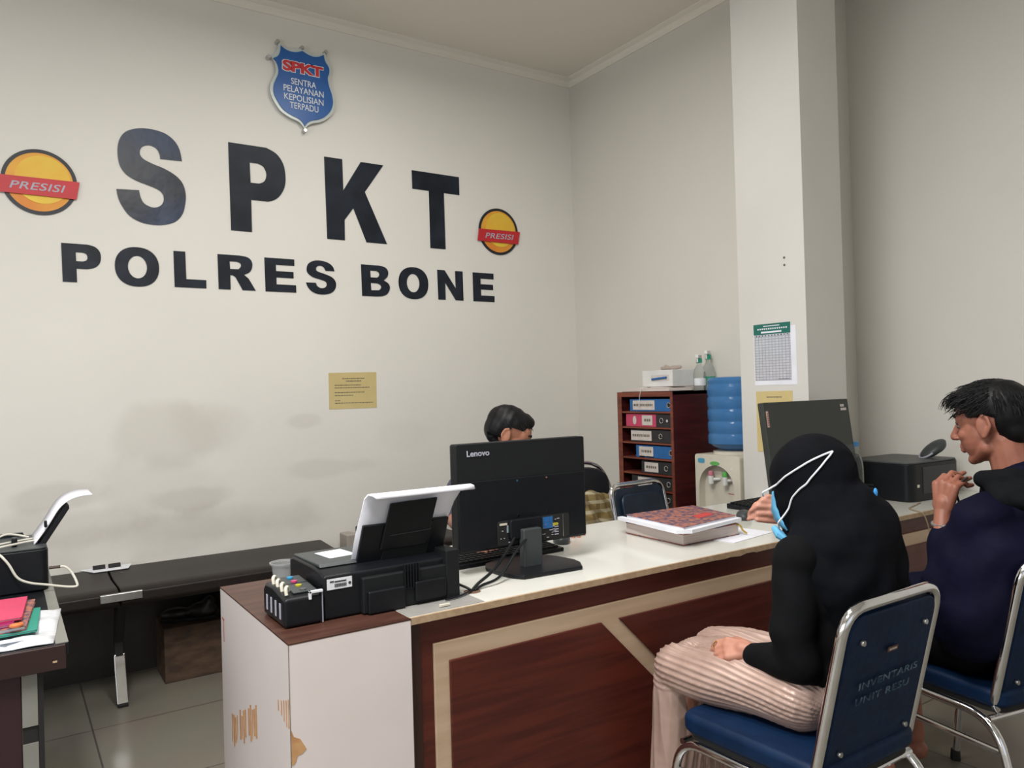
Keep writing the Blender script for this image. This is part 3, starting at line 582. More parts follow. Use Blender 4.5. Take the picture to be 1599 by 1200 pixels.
tag(obj('connector_plug', box(BM(), .915, .945, 1.735, 1.743, .7525, .7585, Matrix()), M_cream, None, .001), 'small pale connector plug lying by the back of the ink tank printer', 'plug')

# keyboards, mice
def keyboard(loc, w, d, rz, label):
    t = empty('keyboard', loc, label, 'keyboard', rz)
    obj('base', prism(BM(), [(-d/2, 0), (d/2, 0), (d/2, .022), (-d/2, .012)], lambda u, v: (-w/2, u, v), (w, 0, 0)), M_black, t, .003)
    bm = BM(); nx = int(w/.0195)-1
    for r in range(6):
        y = -d/2+.016+r*(d-.03)/5.2; z = .012+.010*(y+d/2)/d
        for c in range(nx): x = -w/2+.014+c*(w-.028)/nx; box(bm, x, x+.0155, y-.006, y+.008, z, z+.0065)
    obj('keys', bm, M_blackm, t); return t
keyboard((1.36, 2.135, .751), .42, .13, .02, 'black keyboard on the counter behind the large black monitor')
keyboard((2.87, 2.255, .751), .43, .125, .05, 'black keyboard beside the mouse in front of the pillar')
def mouse(loc, rz, label, s=1.0):
    t = empty('mouse', loc, label, 'mouse', rz)
    blob('shell', [('e', (0, 0, .012*s), (.032*s, .055*s, .024*s)), ('e', (0, -.015*s, .010*s), (.030*s, .04*s, .024*s))], M_grayp, t, .004, 3, lambda p, n: Vector((p.x, p.y, max(p.z, 0))))
    sw = obj('scroll_wheel', lathe(BM(), [(.008, -.003), (.008, .003)], (0, .028*s, .029*s), 16, 'x'), M_rubber, t); return t
mouse((2.50, 2.085, .751), -.9, 'dark grey computer mouse on the counter behind the ledgers')
mouse((1.655, 2.20, .751), -.6, 'black computer mouse on the counter to the right of the large black monitor')
tag(obj('mouse_cable', tube(BM(), spline([(2.53, 2.06, .762), (2.58, 1.99, .753), (2.61, 1.95, .753), (2.68, 2.02, .753), (2.78, 2.14, .753), (2.86, 2.20, .757)]), .0022, 8), M_rubber), 'thin black mouse cable looping over loose white paper', 'cable')
bm = BM(); M4 = Matrix.Translation((2.60, 2.05, .7505)) @ Matrix.Rotation(.5, 4, 'Z'); box(bm, -.10, .12, -.07, .07, 0, .0012, M4)
tag(obj('paper_sheet', bm, M_paper), 'loose white paper under the mouse cable between ledgers and keyboard', 'paper')
bm = BM(); M4 = Matrix.Translation((2.23, 1.865, .7505)) @ Matrix.Rotation(.15, 4, 'Z'); box(bm, -.15, .11, -.055, .10, 0, .0015, M4)
tag(obj('paper_sheet', bm, M_paper), 'loose paper sticking out from under the lower ledger', 'paper')

# ledgers on counter
def ledger(pts, z0, z1, cover, label, name='ledger_book', skew=0):
    t = empty(name, (0, 0, 0), label, 'book')
    c = Vector((sum(p[0] for p in pts)/4, sum(p[1] for p in pts)/4)); ins = [tuple(c+(Vector(p)-c)*.985) for p in pts]
    obj('pages', prism(BM(), ins, lambda u, v: (u, v, z0+.003), (0, 0, z1-z0-.006)), M_paper2 if skew == 0 else M_paper, t)
    obj('front_cover', prism(BM(), pts, lambda u, v: (u, v, z1-.003), (0, 0, .003)), cover, t, .001)
    obj('back_cover', prism(BM(), pts, lambda u, v: (u, v, z0), (0, 0, .003)), cover, t, .001); return t
LP = [(1.935, 1.868), (2.195, 1.862), (2.290, 2.095), (1.965, 2.175)]
lb = ledger([(1.925, 1.868), (2.215, 1.872), (2.275, 2.130), (1.935, 2.170)], .7515, .793, M_batik, 'lower thick ledger with pinkish page edges in the stack of two')
obj('ribbon_marker', tube(BM(), spline([(2.19, 1.885, .792), (2.215, 1.868, .787), (2.222, 1.862, .770), (2.232, 1.850, .757)]), .0035, 6), mat('yellow_ribbon', (.45, .30, .05), .6), lb)
lt = ledger([(1.900, 1.840), (2.215, 1.885), (2.275, 2.150), (1.935, 2.165)], .7935, .822, M_batik, 'upper ledger with brown marbled cover and red label', skew=1)
obj('red_label', prism(BM(), [(2.065, 1.925), (2.165, 1.945), (2.185, 1.995), (2.085, 1.975)], lambda u, v: (u, v, .8222), (0, 0, .0006)), mat('red_label', (.55, .05, .045), .5), lt)
ls = empty('loose_sheets', (0, 0, 0), 'white sheets sticking out between the two ledgers', 'paper')
ls.name = 'loose_sheets'
bpy.data.objects.remove(ls)
obj('loose_leaves', prism(BM(), [(1.875, 1.850), (1.92, 1.820), (2.225, 1.868), (2.225, 1.90), (1.92, 1.93), (1.935, 2.185), (1.915, 2.19)], lambda u, v: (u, v, .801), (0, 0, .012)), M_paper, lt)

# ================================================================ second computer (tilted, seen from behind)
t = empty('computer_monitor', (0, 0, 0), 'dark olive monitor seen from behind, tilted, near the pillar', 'monitor')
MA = Matrix.Translation((2.80, 1.935, .79)) @ Matrix.Rotation(math.radians(-7), 4, 'X')
obj('rear_shell', rbox(-.285, .285, 0, .028, 0, .435, .006, MA), M_olive, t, .003)
obj('screen', rbox(-.280, .280, .0275, .030, .008, .43, .003, MA), M_blackg, t)
obj('stand', rbox(-.10, .10, -.03, -.001, -.038, .16, .004, MA), M_black, t, .003)
bm = BM(); box(bm, -.13, .13, -.09, .10, -.038, -.028, Matrix.Translation(MA.translation)); obj('base', bm, M_black, t, .003)
bm = BM(); box(bm, -.274, -.262, -.0016, 0, .335, .400, MA); obj('side_sticker', bm, mat('pink_sticker', (.55, .38, .33), .6), t)
bm = BM()
for k in range(6): box(bm, -.271, -.265, -.0024, -.0014, .342+k*.009, .346+k*.009, MA)
obj('side_sticker_print', bm, mat('red_print', (.3, .04, .03), .6), t)
bm = BM()
for k in range(5):
    x = .225+(k % 3)*.014; z = .385+(k//3)*.016; box(bm, x, x+.010, -.0016, 0, z, z+.011, MA)
obj('small_stickers', bm, M_label, t)
bm = BM(); box(bm, .17, .278, -.0016, 0, .20, .235, MA); obj('vent_plate', bm, M_grayp, t)

# second printer
t = empty('office_printer', (0, 0, 0), 'squat black printer on the counter behind the seated man', 'printer')
MP = Matrix.Translation((3.335, 1.855, .752)) @ Matrix.Rotation(math.radians(-2), 4, 'Z')
pf = [(v.x, v.y) for v in fillet([(0, 0, 0), (.40, 0, 0), (.40, .33, 0), (.0, .33, 0)], .045, 6, True)]
obj('body', prism(BM(), pf, lambda u, v: MP @ Vector((u, v, 0)), (0, 0, .165)), M_black, t, .004)
obj('top_cover', prism(BM(), [(x*.985+.003, y*.985+.003) for x, y in pf], lambda u, v: MP @ Vector((u, v, .1655)), (0, 0, .008)), M_grayp, t, .003)
bm = BM(); box(bm, .09, .35, -.003, .004, .03, .15, MP); obj('paper_door', bm, M_blackg, t, .003)
bm = BM(); box(bm, .048, .062, -.0025, .002, .062, .075, MP); obj('rating_sticker', bm, M_cream, t)
bm = BM(); box(bm, -.002, .001, .18, .26, .045, .050, MP); box(bm, -.002, .001, .18, .26, .06, .065, MP); obj('side_slots', bm, M_grayp, t)
t = empty('curved_cover', (3.66, 1.925, .929), 'small dark curved cover with pale grey rim resting on the squat printer', 'cover')
Mc = Euler((0, math.radians(-38), math.radians(-35))).to_matrix()
cc = Vector((0, 0, .036))
blob('shell', [('e', tuple(cc), (.070, .050, .026), Mc), ('e', tuple(cc+Mc @ Vector((.02, 0, -.006))), (.045, .044, .024), Mc)], M_grayp, t, .004, 2, lambda p, n: Vector((p.x, p.y, max(p.z, .001))))
obj('rim', tube(BM(), spline([cc+Mc @ Vector((x, y, .004)) for x, y in ((-.030, -.047), (-.056, -.034), (-.072, 0), (-.056, .034), (-.030, .047))], 5), .0045, 8), M_silver, t)
bm = BM(); lathe(bm, [(.030, .7515), (.033, .757), (.033, .90), (.030, .93), (.016, .975), (.013, .985), (.013, 1.0)], (3.222, 2.045, 0), 24)
t = empty('water_bottle', (0, 0, 0), 'small clear plastic bottle with blue cap behind the tilted monitor', 'bottle'); obj('body', bm, M_clear, t)
obj('cap', lathe(BM(), [(.0155, 1.0), (.0155, 1.02), (.014, 1.022)], (3.222, 2.045, 0), 20), mat('sky_blue_cap', (.10, .32, .70), .4), t)
tag(obj('printer_cable', tube(BM(), spline([(3.36, 1.83, .7535), (3.25, 1.80, .7535), (3.17, 1.775, .7535), (3.135, 1.72, .7535), (3.137, 1.695, .74), (3.165, 1.690, .67), (3.18, 1.692, .57), (3.178, 1.694, .45)]), .0028, 8), M_cableg), 'thin beige cable hanging over the counter edge between the seated visitors', 'cable')

# ================================================================ cabinet with binders
t = empty('filing_cabinet', (0, 0, 0), 'tall maroon cabinet with open shelves of binders beside the water dispenser', 'cabinet')
X0, X1, Y0, Y1, ZT = 2.90, 3.255, 2.86, 3.29, 1.27
obj('side_panel', box(BM(), X0+.002, X1, Y0, Y0+.016, 0, ZT), M_cab, t)
obj('side_panel', box(BM(), X0+.002, X1, Y1-.016, Y1, 0, ZT), M_cab, t)
obj('back_panel', box(BM(), X1-.006, X1, Y0+.016, Y1-.016, 0, ZT-.02), M_cab, t)
obj('top_panel', box(BM(), X0+.002, X1, Y0, Y1, ZT-.018, ZT), M_cab, t)
obj('face_frame', box(BM(), X0-.001, X0+.003, Y0, Y0+.018, 0, ZT), M_cabf, t)
obj('face_frame', box(BM(), X0-.001, X0+.003, Y1-.034, Y1, 0, ZT), M_cabf, t)
obj('face_frame', box(BM(), X0-.001, X0+.003, Y0+.018, Y1-.034, ZT-.026, ZT), M_cabf, t)
shelf_z = [1.163-.0840*k for k in range(13)]
for z in shelf_z: obj('shelf', box(BM(), X0+.002, X1-.008, Y0+.016, Y1-.016, z-.009, z), M_cabf, t)
obj('door_lock', box(BM(), 3.19, 3.215, Y0-.004, Y0, 1.03, 1.09), M_steel, t)
def binder(z, y1, cloth, lab, half, h, label, ring=True, x=0, dark=None):
    L = y1-2.880; y0 = y1-L; x0 = X0+.012+x
    t = empty('ring_binder', (x0, y0, z+.001), label, 'binder', group='ring binders lying on the cabinet shelves')
    obj('spine', box(BM(), 0, .004, 0, L, 0, h), cloth, t, .001)
    bm = BM(); box(bm, .004, .28, 0, L, 0, .003); box(bm, .004, .28, 0, L, h-.003, h); obj('covers', bm, cloth, t)
    obj('papers', box(BM(), .012, .27, .01, L-.01, .0035, h*.7), M_paper2, t)
    if dark: obj('dark_spine_end', box(BM(), -.0008, .0004, 0, dark, 0, h), M_bindk, t)
    a, b = lab; obj('spine_label', box(BM(), -.0018, -.0006, a, b, h*.12, h*.90), M_label, t)
    bm = BM(); random.seed(int(z*1000)); y = a+.015
    while y < b-.02: w = random.uniform(.006, .016); box(bm, -.0026, -.0017, y, y+w, h*.42, h*.62); y += w+.005
    obj('label_print', bm, M_ink, t)
    if ring:
        bm = BM(); c = (-.002, half, h*.5); pts = [(c[0], c[1]+.013*math.cos(k*PI/10), c[2]+.013*math.sin(k*PI/10)) for k in range(20)]; tube(bm, pts, .0028, 8, True)
        obj('finger_ring', bm, M_chrome, t); obj('finger_hole', lathe(BM(), [(.0115, -.0016), (.0115, -.0006)], (0, half, h*.5), 20, 'x'), M_rubber, t)
    return t
binder(shelf_z[0], 3.200, M_bindb, (.125, .295), .018, .066, 'blue ring binder with white label on the top cabinet shelf', )
tb = binder(shelf_z[1], 3.235, M_bindp, (.145, .225), .075, .069, 'pink and black ring binder on the second cabinet shelf', dark=.118)
obj('oval_sticker', prism(BM(), [(v[0], v[1]) for v in ell(.285, .034, .014, .024, 20)], lambda u, v: (-.0012, u, v), (.001, 0, 0)), M_label, tb)
obj('round_stud', lathe(BM(), [(.007, -.002), (.007, -.0005)], (0, .035, .034), 16, 'x'), M_chrome, tb)
binder(shelf_z[2], 3.200, M_bindk, (.155, .315), .085, .068, 'black ring binder with large white label on the third cabinet shelf')
binder(shelf_z[3], 3.160, M_bindb, (.145, .255), .012, .066, 'blue ring binder on the fourth shelf behind small loose items')
binder(shelf_z[4], 3.120, M_bindk, (.110, .215), .050, .066, 'black ring binder with pinkish label on the fifth cabinet shelf')
binder(shelf_z[5], 3.200, M_bindk, (.16, .27), .035, .066, 'black ring binder on the sixth shelf above the blue chair back')
binder(shelf_z[6], 3.190, M_bindk, (.16, .27), .040, .066, 'black ring binder on the seventh shelf, lowest one in view')
tag(obj('marker_pen', tube(BM(), [(2.925, 3.165, shelf_z[3]+.0095), (2.922, 3.145, shelf_z[3]+.0095)], .008, 10), M_whitep), 'white capped stub at the left of the fourth shelf', 'pen')
bm = BM(); box(bm, 2.912, 2.93, 3.09, 3.135, shelf_z[3]+.001, shelf_z[3]+.013); tag(obj('small_box', bm, M_label, None, .001), 'small pale box in front of the fourth shelf binder', 'box')
bm = BM(); box(bm, 2.912, 2.93, 3.02, 3.085, shelf_z[3]+.001, shelf_z[3]+.012); tag(obj('stapler_case', bm, M_navyd, None, .002), 'small dark blue case in front of the fourth shelf binder', 'case')
# on top: open ledger, white box, pen, brown pliers-like thing, spray bottles
t = empty('open_book', (2.99, 3.055, ZT), 'thick open book lying face up on top of the maroon cabinet', 'book')
for sgn in (-1, 1):
    pr = [(0, .004), (.012*1, .020), (.05, .026), (.12, .024), (.175, .016), (.178, .004)]
    bm = prism(BM(), pr, lambda u, v: (-.085, sgn*u+.01, v-.001), (.17, 0, 0)); obj('page_block', bm, M_paper2 if sgn > 0 else M_paper2, t)
obj('cover', box(BM(), -.09, .09, -.175, .195, .0, .0028), M_bindk, t)
obj('bookmark_string', tube(BM(), spline([(-.08, .035, .022), (-.092, .038, .015), (-.094, .042, -.005), (-.093, .05, -.03), (-.093, .055, -.08)]), .0014, 6), M_paper, t)
t = empty('white_box', (3.12, 3.04, ZT+.027), 'white carton on the open book on top of the maroon cabinet', 'box')
t.location = (3.03, 3.01, ZT+.027)
obj('carton', box(BM(), -.075, .085, -.10, .13, 0.0, .088), M_whitep, t, .002)
obj('slot', box(BM(), -.0765, -.074, -.075, .06, .030, .062), M_label, t)
obj('blue_pen', tube(BM(), [(-.079, .05, .040), (-.079, -.06, .047)], .006, 10), M_bindb, t)
t = empty('spray_gun_head', (3.04, 3.01, ZT+.1155), 'beige hand tool lying on the white carton', 'tool')
blob('handle', [('c', (0, .06, .012), (0, -.02, .010), .010, .009), ('c', (0, -.02, .010), (0, -.075, .014), .014, .010), ('c', (0, .0, .012), (0, .035, .026), .007, .006)], mat('beige_tool', (.40, .33, .28), .5), t, .004, 2)
def spray(x, y, label, z0=ZT+.001):
    t = empty('spray_bottle', (x, y, z0), label, 'spray bottle', rz=.4, group='spray bottles on the cabinet')
    obj('body', lathe(BM(), [(.030, 0), (.034, .006), (.034, .085), (.026, .115), (.013, .135), (.012, .15)], (0, 0, 0), 24), M_clear, t)
    obj('collar', lathe(BM(), [(.016, .148), (.016, .170), (.013, .173)], (0, 0, 0), 20), M_teal, t)
    bm = BM(); box(bm, -.035, .020, -.009, .009, .173, .192); box(bm, -.030, -.024, -.005, .005, .150, .175); obj('trigger_head', bm, M_whitep, t, .004)
    obj('label_band', lathe(BM(), [(.0345, .025), (.0345, .065)], (0, 0, 0), 24), M_teal if x > 3.2 else M_maskw, t)
    return t
spray(3.155, 2.905, 'front clear spray bottle with green collar on the maroon cabinet')
spray(3.217, 2.897, 'rear clear spray bottle with green collar on the maroon cabinet').scale = (1.0, 1.0, 1.12)

# ================================================================ water dispenser and bottle
t = empty('water_dispenser', (0, 0, 0), 'cream water dispenser with hot and cold taps beside the pillar', 'water dispenser')
DX, DY0, DY1, DT = 2.955, 2.482, 2.768, .948
pf = [(v.x, v.y) for v in fillet([(DY0, 0, 0), (DY1, 0, 0), (DY1, DT, 0), (DY0, DT, 0)], .018, 5, True)]
# body with real alcove: side blocks + back
bm = prism(BM(), pf, lambda u, v: (DX+.045, u, v), (.235, 0, 0)); obj('body', bm, M_cream, t, .004)
cy = (DY0+DY1)/2
arch = [(cy+.008+.112*math.cos(a), .78+.115*math.sin(a)) for a in [k*PI/16 for k in range(17)]]+[(cy-.106, .70), (cy-.098, .56), (cy+.114, .56), (cy+.122, .70)]
me = curve_mesh([[(-u, v) for u, v in pf], [(-u, v) for u, v in arch]], .045); place(me, LEFTW, (DX+.0225, 0, 0)); o = new_obj('front_fascia', me, M_cream, t, smooth=True)
obj('green_badge', prism(BM(), ell(cy+.012, .905, .030, .010, 20), lambda u, v: (DX-.003, u, v), (.003, 0, 0)), M_lgreen, t)
obj('blue_badge', prism(BM(), ell(cy+.100, .915, .022, .012, 20, 4), lambda u, v: (DX-.002, u, v), (.002, 0, 0)), mat('badge_blue', (.07, .32, .50), .5), t)
for y, m in ((cy+.050, M_lpink), (cy-.040, M_lgreen)):
    tp = obj('tap', tube(tube(BM(), [(DX+.012, y, .800), (DX+.012, y, .840)], .014, 16), [(DX+.045, y-.03, .822), (DX+.012, y-.004, .822)], .008, 12), M_whitep, t)
    obj('tap_lever', lathe(BM(), [(.014, .840), (.015, .846), (.013, .862), (.008, .865)], (DX+.012, y, 0), 16), m, tp)
obj('power_light', box(BM(), DX-.001, DX+.001, cy-.095, cy-.087, .880, .886), M_maskw, t)
obj('red_mark', box(BM(), DX+.0435, DX+.0455, cy-.075, cy-.03, .752, .755), mat('red_line', (.4, .05, .04), .6), t)
obj('bottle_collar', lathe(BM(), [(.105, .944), (.105, .962), (.085, .966)], (3.09, 2.625, 0), 32), M_cream, t)
prof = [(.05, .968), (.085, .972), (.118, .990)]
zs = .998
for k in range(5):
    prof += [(.133, zs+.004), (.134, zs+.028), (.133, zs+.046), (.1295, zs+.052), (.1295, zs+.057)]; zs += .062
prof += [(.132, zs+.004), (.132, zs+.012), (.118, zs+.026), (.06, zs+.030)]
tag(obj('water_gallon', lathe(BM(), prof, (3.09, 2.618, 0), 48), M_bottle), 'blue ribbed water bottle standing upside down on the dispenser', 'water bottle')

# ================================================================ chairs
def back_loop(w, z0, z1, y0, y1, r=.06):
    """closed rounded rectangle in a leaning plane"""
    P = [(-w/2, y0, z0), (w/2, y0, z0), (w/2, y1, z1), (-w/2, y1, z1)]
    return fillet(P, r, 6, True)
def stack_chair(loc, rz, label, mfab=M_navy, marks=True, sc=1):
    t = empty('stacking_chair', loc, label, 'chair', rz, group=None)
    w = .42
    # seat: cushion facing +Y
    bm = BM(); pts = [(v.x, v.y) for v in fillet([(-w/2+.012, -.20, 0), (w/2-.012, -.20, 0), (w/2, .21, 0), (-w/2, .21, 0)], .05, 5, True)]
    prism(bm, pts, lambda u, v: (u, v, .405), (0, 0, .052)); obj('seat', bm, mfab, t, .018)
    obj('seat_pan', prism(BM(), [(x*.94, y*.94) for x, y in pts], lambda u, v: (u, v, .392), (0, 0, .014)), M_rubber, t)
    # backrest panel leaning back
    y0, y1, z0, z1 = -.165, -.265, .385, .815
    P = back_loop(.345, z0+.022, z1-.018, y0-.005, y1+.004, .05)
    bm = BM(); a = [bm.verts.new(p+Vector((0, .012, .003))) for p in P]; b = [bm.verts.new(p-Vector((0, .010, .002))) for p in P]
    bm.faces.new(a); bm.faces.new(b[::-1]); n = len(P)
    for i in range(n): bm.faces.new((a[i], b[i], b[(i+1) % n], a[(i+1) % n]))
    bk = obj('backrest', bm, mfab, t, .005)
    pad = [(x, z) for x, z in ((-.145, .44), (.145, .44), (.145, .77), (-.145, .77))]
    def bkpt(u, v, off): f = (v-z0)/(z1-z0); return Vector((u, y0+(y1-y0)*f+off, v))
    obj('back_pad', prism(BM(), [(q.x, q.y) for q in fillet([(x, z, 0) for x, z in pad], .05, 5, True)], lambda u, v: bkpt(u, v, .010), (0, .022, 0)), mfab, t, .012)
    obj('back_frame', tube(BM(), back_loop(.370, z0, z1, y0, y1, .065), .0125, 12, True), M_chrome, t)
    if marks:
        for u, v in ((-.125, .735), (.125, .735), (-.130, .475), (.130, .475)):
            p = bkpt(u, v, -.0175); obj('snap_stud', lathe(BM(), [(.006, -.003), (.007, .0), (.007, .004)], p, 14, 'y'), M_steel, t)
        tilt = math.atan2(y1-y0, z1-z0)
        Mt = Matrix.Rotation(-tilt, 4, 'X') @ BACKW if False else Matrix.Rotation(-math.atan2(y1-y0, z1-z0)*-1*-1, 4, 'X')
        Mt = Matrix.Rotation(math.atan((y0-y1)/(z1-z0)), 4, 'X') @ BACKW
        for s, w_, v, dx in () if marks == 'studs' else (('INVENTARIS', .235, .628, .012), ('UNIT RESU', .215, .592, -.002)):
            text(s, w_, .0175, Mt, bkpt(dx, v, -.0165), mat('faded_stencil', (.13, .19, .25), .8, col2=(.02, .05, .10), scale=45, spec=.1), 'stencil_lettering', t, bold=.01, space=1.1)
        p = bkpt(.005, .695, -.0160); me = place(curve_mesh([[(-.02, -.006), (.02, -.006), (.02, .006), (-.02, .006)]], .001), Mt, p); new_obj('maker_plate', me, mat('brown_plate', (.12, .05, .03), .5), t, smooth=False)
        bm = BM()
        for k in range(5): box(bm, -.015+k*.0062, -.0112+k*.0062, -.0022, .0022, 0, .0006)
        bm.transform(Matrix.Translation(bkpt(.005, .695, -.0168)) @ Mt); obj('plate_print', bm, M_label, t)
    for s in (-1, 1):
        x = s*.205
        # upper rail that bends down into front and rear legs
        obj('side_frame', tube(BM(), fillet([(x, .255, .02), (x, .215, .385), (x*.99, -.19, .385), (x*1.02, -.29, .02)], .09, 8), .0115, 12), M_chrome, t)
        obj('side_rail', tube(BM(), fillet([(x, .232, .300), (x*.99, -.215, .300)], .03), .009, 10), M_chrome, t)
        for yy in (.256, -.291): obj('foot_cap', lathe(BM(), [(.015, 0), (.016, .004), (.014, .035)], (x*(1.02 if yy < 0 else 1), yy, 0), 14), M_rubber, t)
    obj('cross_rail', tube(BM(), [(-.205, .20, .378), (.205, .20, .378)], .009, 10), M_chrome, t)
    obj('cross_rail', tube(BM(), [(-.203, -.17, .378), (.203, -.17, .378)], .009, 10), M_chrome, t)
    return t
stack_chair((1.652, 1.228, 0), 0, 'blue stacking chair with faded stencil lettering, seating the woman in the black hijab')
stack_chair((2.425, 1.155, 0), -.20, 'blue stacking chair at the right edge, seating the man in the navy jacket', M_navy, 'studs')
# chair behind the counter: same family, seen from the front
c3 = stack_chair((2.665, 2.62, 0), PI+.06, 'dark blue upholstered chair behind the counter, left of the maroon cabinet', M_navyd, False)
# round backed folding chair with plaid cushion
t = empty('folding_chair', (2.56, 3.05, 0), 'black round backed chair behind the counter next to the large black monitor', 'chair', PI)
bm = BM(); pl = ell(0, 0, .205, .105, 40, 2.6)
prism(bm, pl, lambda u, v: (u, -.20-(v)*.10, .768+v), (0, .035, 0)); obj('backrest', bm, M_leather, t, .014)
obj('back_frame', tube(BM(), fillet([(-.225, -.10, .40), (-.222, -.205, .80), (-.14, -.222, .895), (.14, -.222, .895), (.222, -.205, .80), (.225, -.10, .40)], .10, 8), .011, 12), M_chrome, t)
bm = BM(); pts = [(v.x, v.y) for v in fillet([(-.20, -.17, 0), (.20, -.17, 0), (.19, .20, 0), (-.19, .20, 0)], .08, 6, True)]
prism(bm, pts, lambda u, v: (u, v, .42), (0, 0, .045)); obj('seat', bm, M_leather, t, .015)
for s in (-1, 1):
    obj('leg', tube(BM(), [(s*.215, .22, .012), (s*.215, -.10, .42)], .011, 10), M_chrome, t); obj('leg', tube(BM(), [(s*.225, -.26, .012), (s*.225, -.10, .42)], .011, 10), M_chrome, t)
M_plaid = mat('plaid_cloth', (.30, .225, .085), .9, col2=(.24, .18, .07), scale=8)
nt = M_plaid.node_tree; N = nt.nodes; L = nt.links; tc = [n for n in N if n.type == 'TEX_COORD'][0]; prev = [n for n in N if n.type == 'VALTORGB'][0].outputs[0]
for i, (ax, c, sc) in enumerate((('X', (.10, .045, .02, 1), 11), ('Z', (.62, .58, .42, 1), 13), ('DIAGONAL', (.16, .10, .03, 1), 9))):
    wv = N.new('ShaderNodeTexWave'); wv.bands_direction = ax; wv.inputs['Scale'].default_value = sc/2; wv.inputs['Distortion'].default_value = 1.2; L.new(tc.outputs['Object'], wv.inputs[0])
    gt = N.new('ShaderNodeMath'); gt.operation = 'GREATER_THAN'; gt.inputs[1].default_value = .72; L.new(wv.outputs['Fac'], gt.inputs[0])
    ml = N.new('ShaderNodeMath'); ml.operation = 'MULTIPLY'; ml.inputs[1].default_value = .55; L.new(gt.outputs[0], ml.inputs[0])
    mx = N.new('ShaderNodeMix'); mx.data_type = 'RGBA'; mx.inputs['B'].default_value = c; L.new(ml.outputs[0], mx.inputs['Factor']); L.new(prev, mx.inputs['A']); prev = mx.outputs['Result']
L.new(prev, N['Principled BSDF'].inputs['Base Color'])
tag(blob('plaid_cushion', [('e', (2.58, 3.165, .62), (.185, .050, .135)), ('e', (2.52, 3.14, .57), (.10, .06, .10)), ('e', (2.66, 3.14, .56), (.08, .055, .09))], M_plaid, None, .008, 6,
    lambda p, n: p+n*.006*math.sin(p.x*60+p.z*30)), 'olive and brown plaid cushion on the round backed chair', 'cushion')

# ================================================================ waiting bench, crate, shoes
t = empty('waiting_bench', (0, 0, 0), 'long black padded waiting bench with silver brackets along the back wall', 'bench')
bz = .512
prof = [(3.555, bz-.050), (3.570, bz-.068), (3.60, bz-.070), (3.63, bz-.048), (4.02, bz-.040), (4.07, bz-.025), (4.075, bz+.002), (4.045, bz+.006), (3.85, bz-.006), (3.64, bz+.002), (3.585, bz), (3.562, bz-.012)]
def bench_section(x0, x1): return obj('seat_section', prism(BM(), prof, lambda u, v: (x0, u, v), (x1-x0, 0, 0)), M_bench, t, .006)
bench_section(-.35, .385); bench_section(.392, 1.42)
for x in (.388,):
    bm = BM(); prism(bm, [(x-.075, bz-.040), (x+.085, bz-.040), (x+.085, bz-.006), (x-.075, bz-.006)], lambda u, v: (u, 3.548, v), (0, .016, 0)); obj('front_bracket', bm, M_steel, t, .004)
    bm = BM(); prism(bm, [(x-.11, 4.082), (x+.11, 4.082), (x+.085, 3.99), (x-.06, 3.99)], lambda u, v: (u, v, bz+.004), (0, 0, .006)); obj('rear_bracket', bm, M_maskw, t, .003)
    for dx in (-.032, .032): obj('bolt_cover', tube(BM(), [(x+dx-.025, 4.045, bz+.014), (x+dx+.025, 4.045, bz+.014)], .014, 10), M_rubber, t)
obj('beam', box(BM(), -.35, 1.40, 3.80, 3.86, bz-.10, bz-.043), M_rubber, t)
for x in (.40, 1.30):
    obj('leg', prism(BM(), [(3.60, bz-.045), (3.66, bz-.045), (3.80, .16), (3.72, .12), (3.655, .0), (3.625, .0), (3.66, .14)][:0] or [(3.60, bz-.05), (3.72, bz-.05), (3.80, .25), (3.775, .12), (3.70, .0), (3.66, .0), (3.735, .14), (3.75, .25)], lambda u, v: (x-.018, u, v), (.036, 0, 0)), M_rubber, t, .006)
    obj('chrome_foot', prism(BM(), [(3.655, .012), (3.705, .012), (3.775, .13), (3.79, .20), (3.745, .20), (3.725, .14)], lambda u, v: (x-.022, u, v), (.044, 0, 0)), M_chrome, t, .004)
    obj('foot_pad', box(BM(), x-.02, x+.02, 3.645, 3.71, 0, .012), M_rubber, t, .003)
t = empty('waiting_bench', (0, 0, 0), 'second black bench section with beige end panel behind the ink tank printer', 'bench')
obj('seat_section', prism(BM(), [(y, z+.012) for y, z in prof], lambda u, v: (1.60, u, v), (.50, 0, 0)), M_bench, t, .006)
obj('end_panel', box(BM(), 1.52, 1.585, 3.93, 4.04, 0, bz+.035), mat('beige_end_panel', (.38, .34, .30), .5), t, .008)
obj('armrest', box(BM(), 1.62, 1.70, 3.99, 4.06, bz+.02, bz+.055), M_rubber, t, .008)
obj('leg', box(BM(), 2.02, 2.06, 3.6, 4.0, 0, bz-.035), M_rubber, t, .004)
bm = BM(); tag(obj('storage_crate', box(bm, .592, 1.10, 3.82, 4.05, .0, .25), M_crate, None, .004), 'old wooden crate standing on the floor under the bench', 'crate')
def shoe(x, y, rz, label):
    t = empty('shoe', (x, y, .252), label, 'shoe', rz, group='shoes on the wooden crate')
    blob('upper', [('e', (0, .07, .030), (.040, .075, .032)), ('e', (0, -.05, .038), (.036, .07, .040)), ('c', (0, -.06, .04), (0, -.08, .075), .034, .028)], M_brownleather, t, .007, 4, lambda p, n: Vector((p.x, p.y, max(p.z, .006))))
    obj('sole', prism(BM(), [(x_*1.0, y_) for x_, y_ in [(.042*math.cos(a)*(1 if math.sin(a) > 0 else .85), .14*math.sin(a)) for a in [k*PI/12 for k in range(24)]]], lambda u, v: (u, v, 0), (0, 0, .012)), M_rubber, t)
shoe(.73, 3.92, 1.2, 'dark leather shoe on the wooden crate, left one of the pair'); shoe(1.01, 3.93, 1.9, 'dark leather shoe on the wooden crate, right one of the pair')

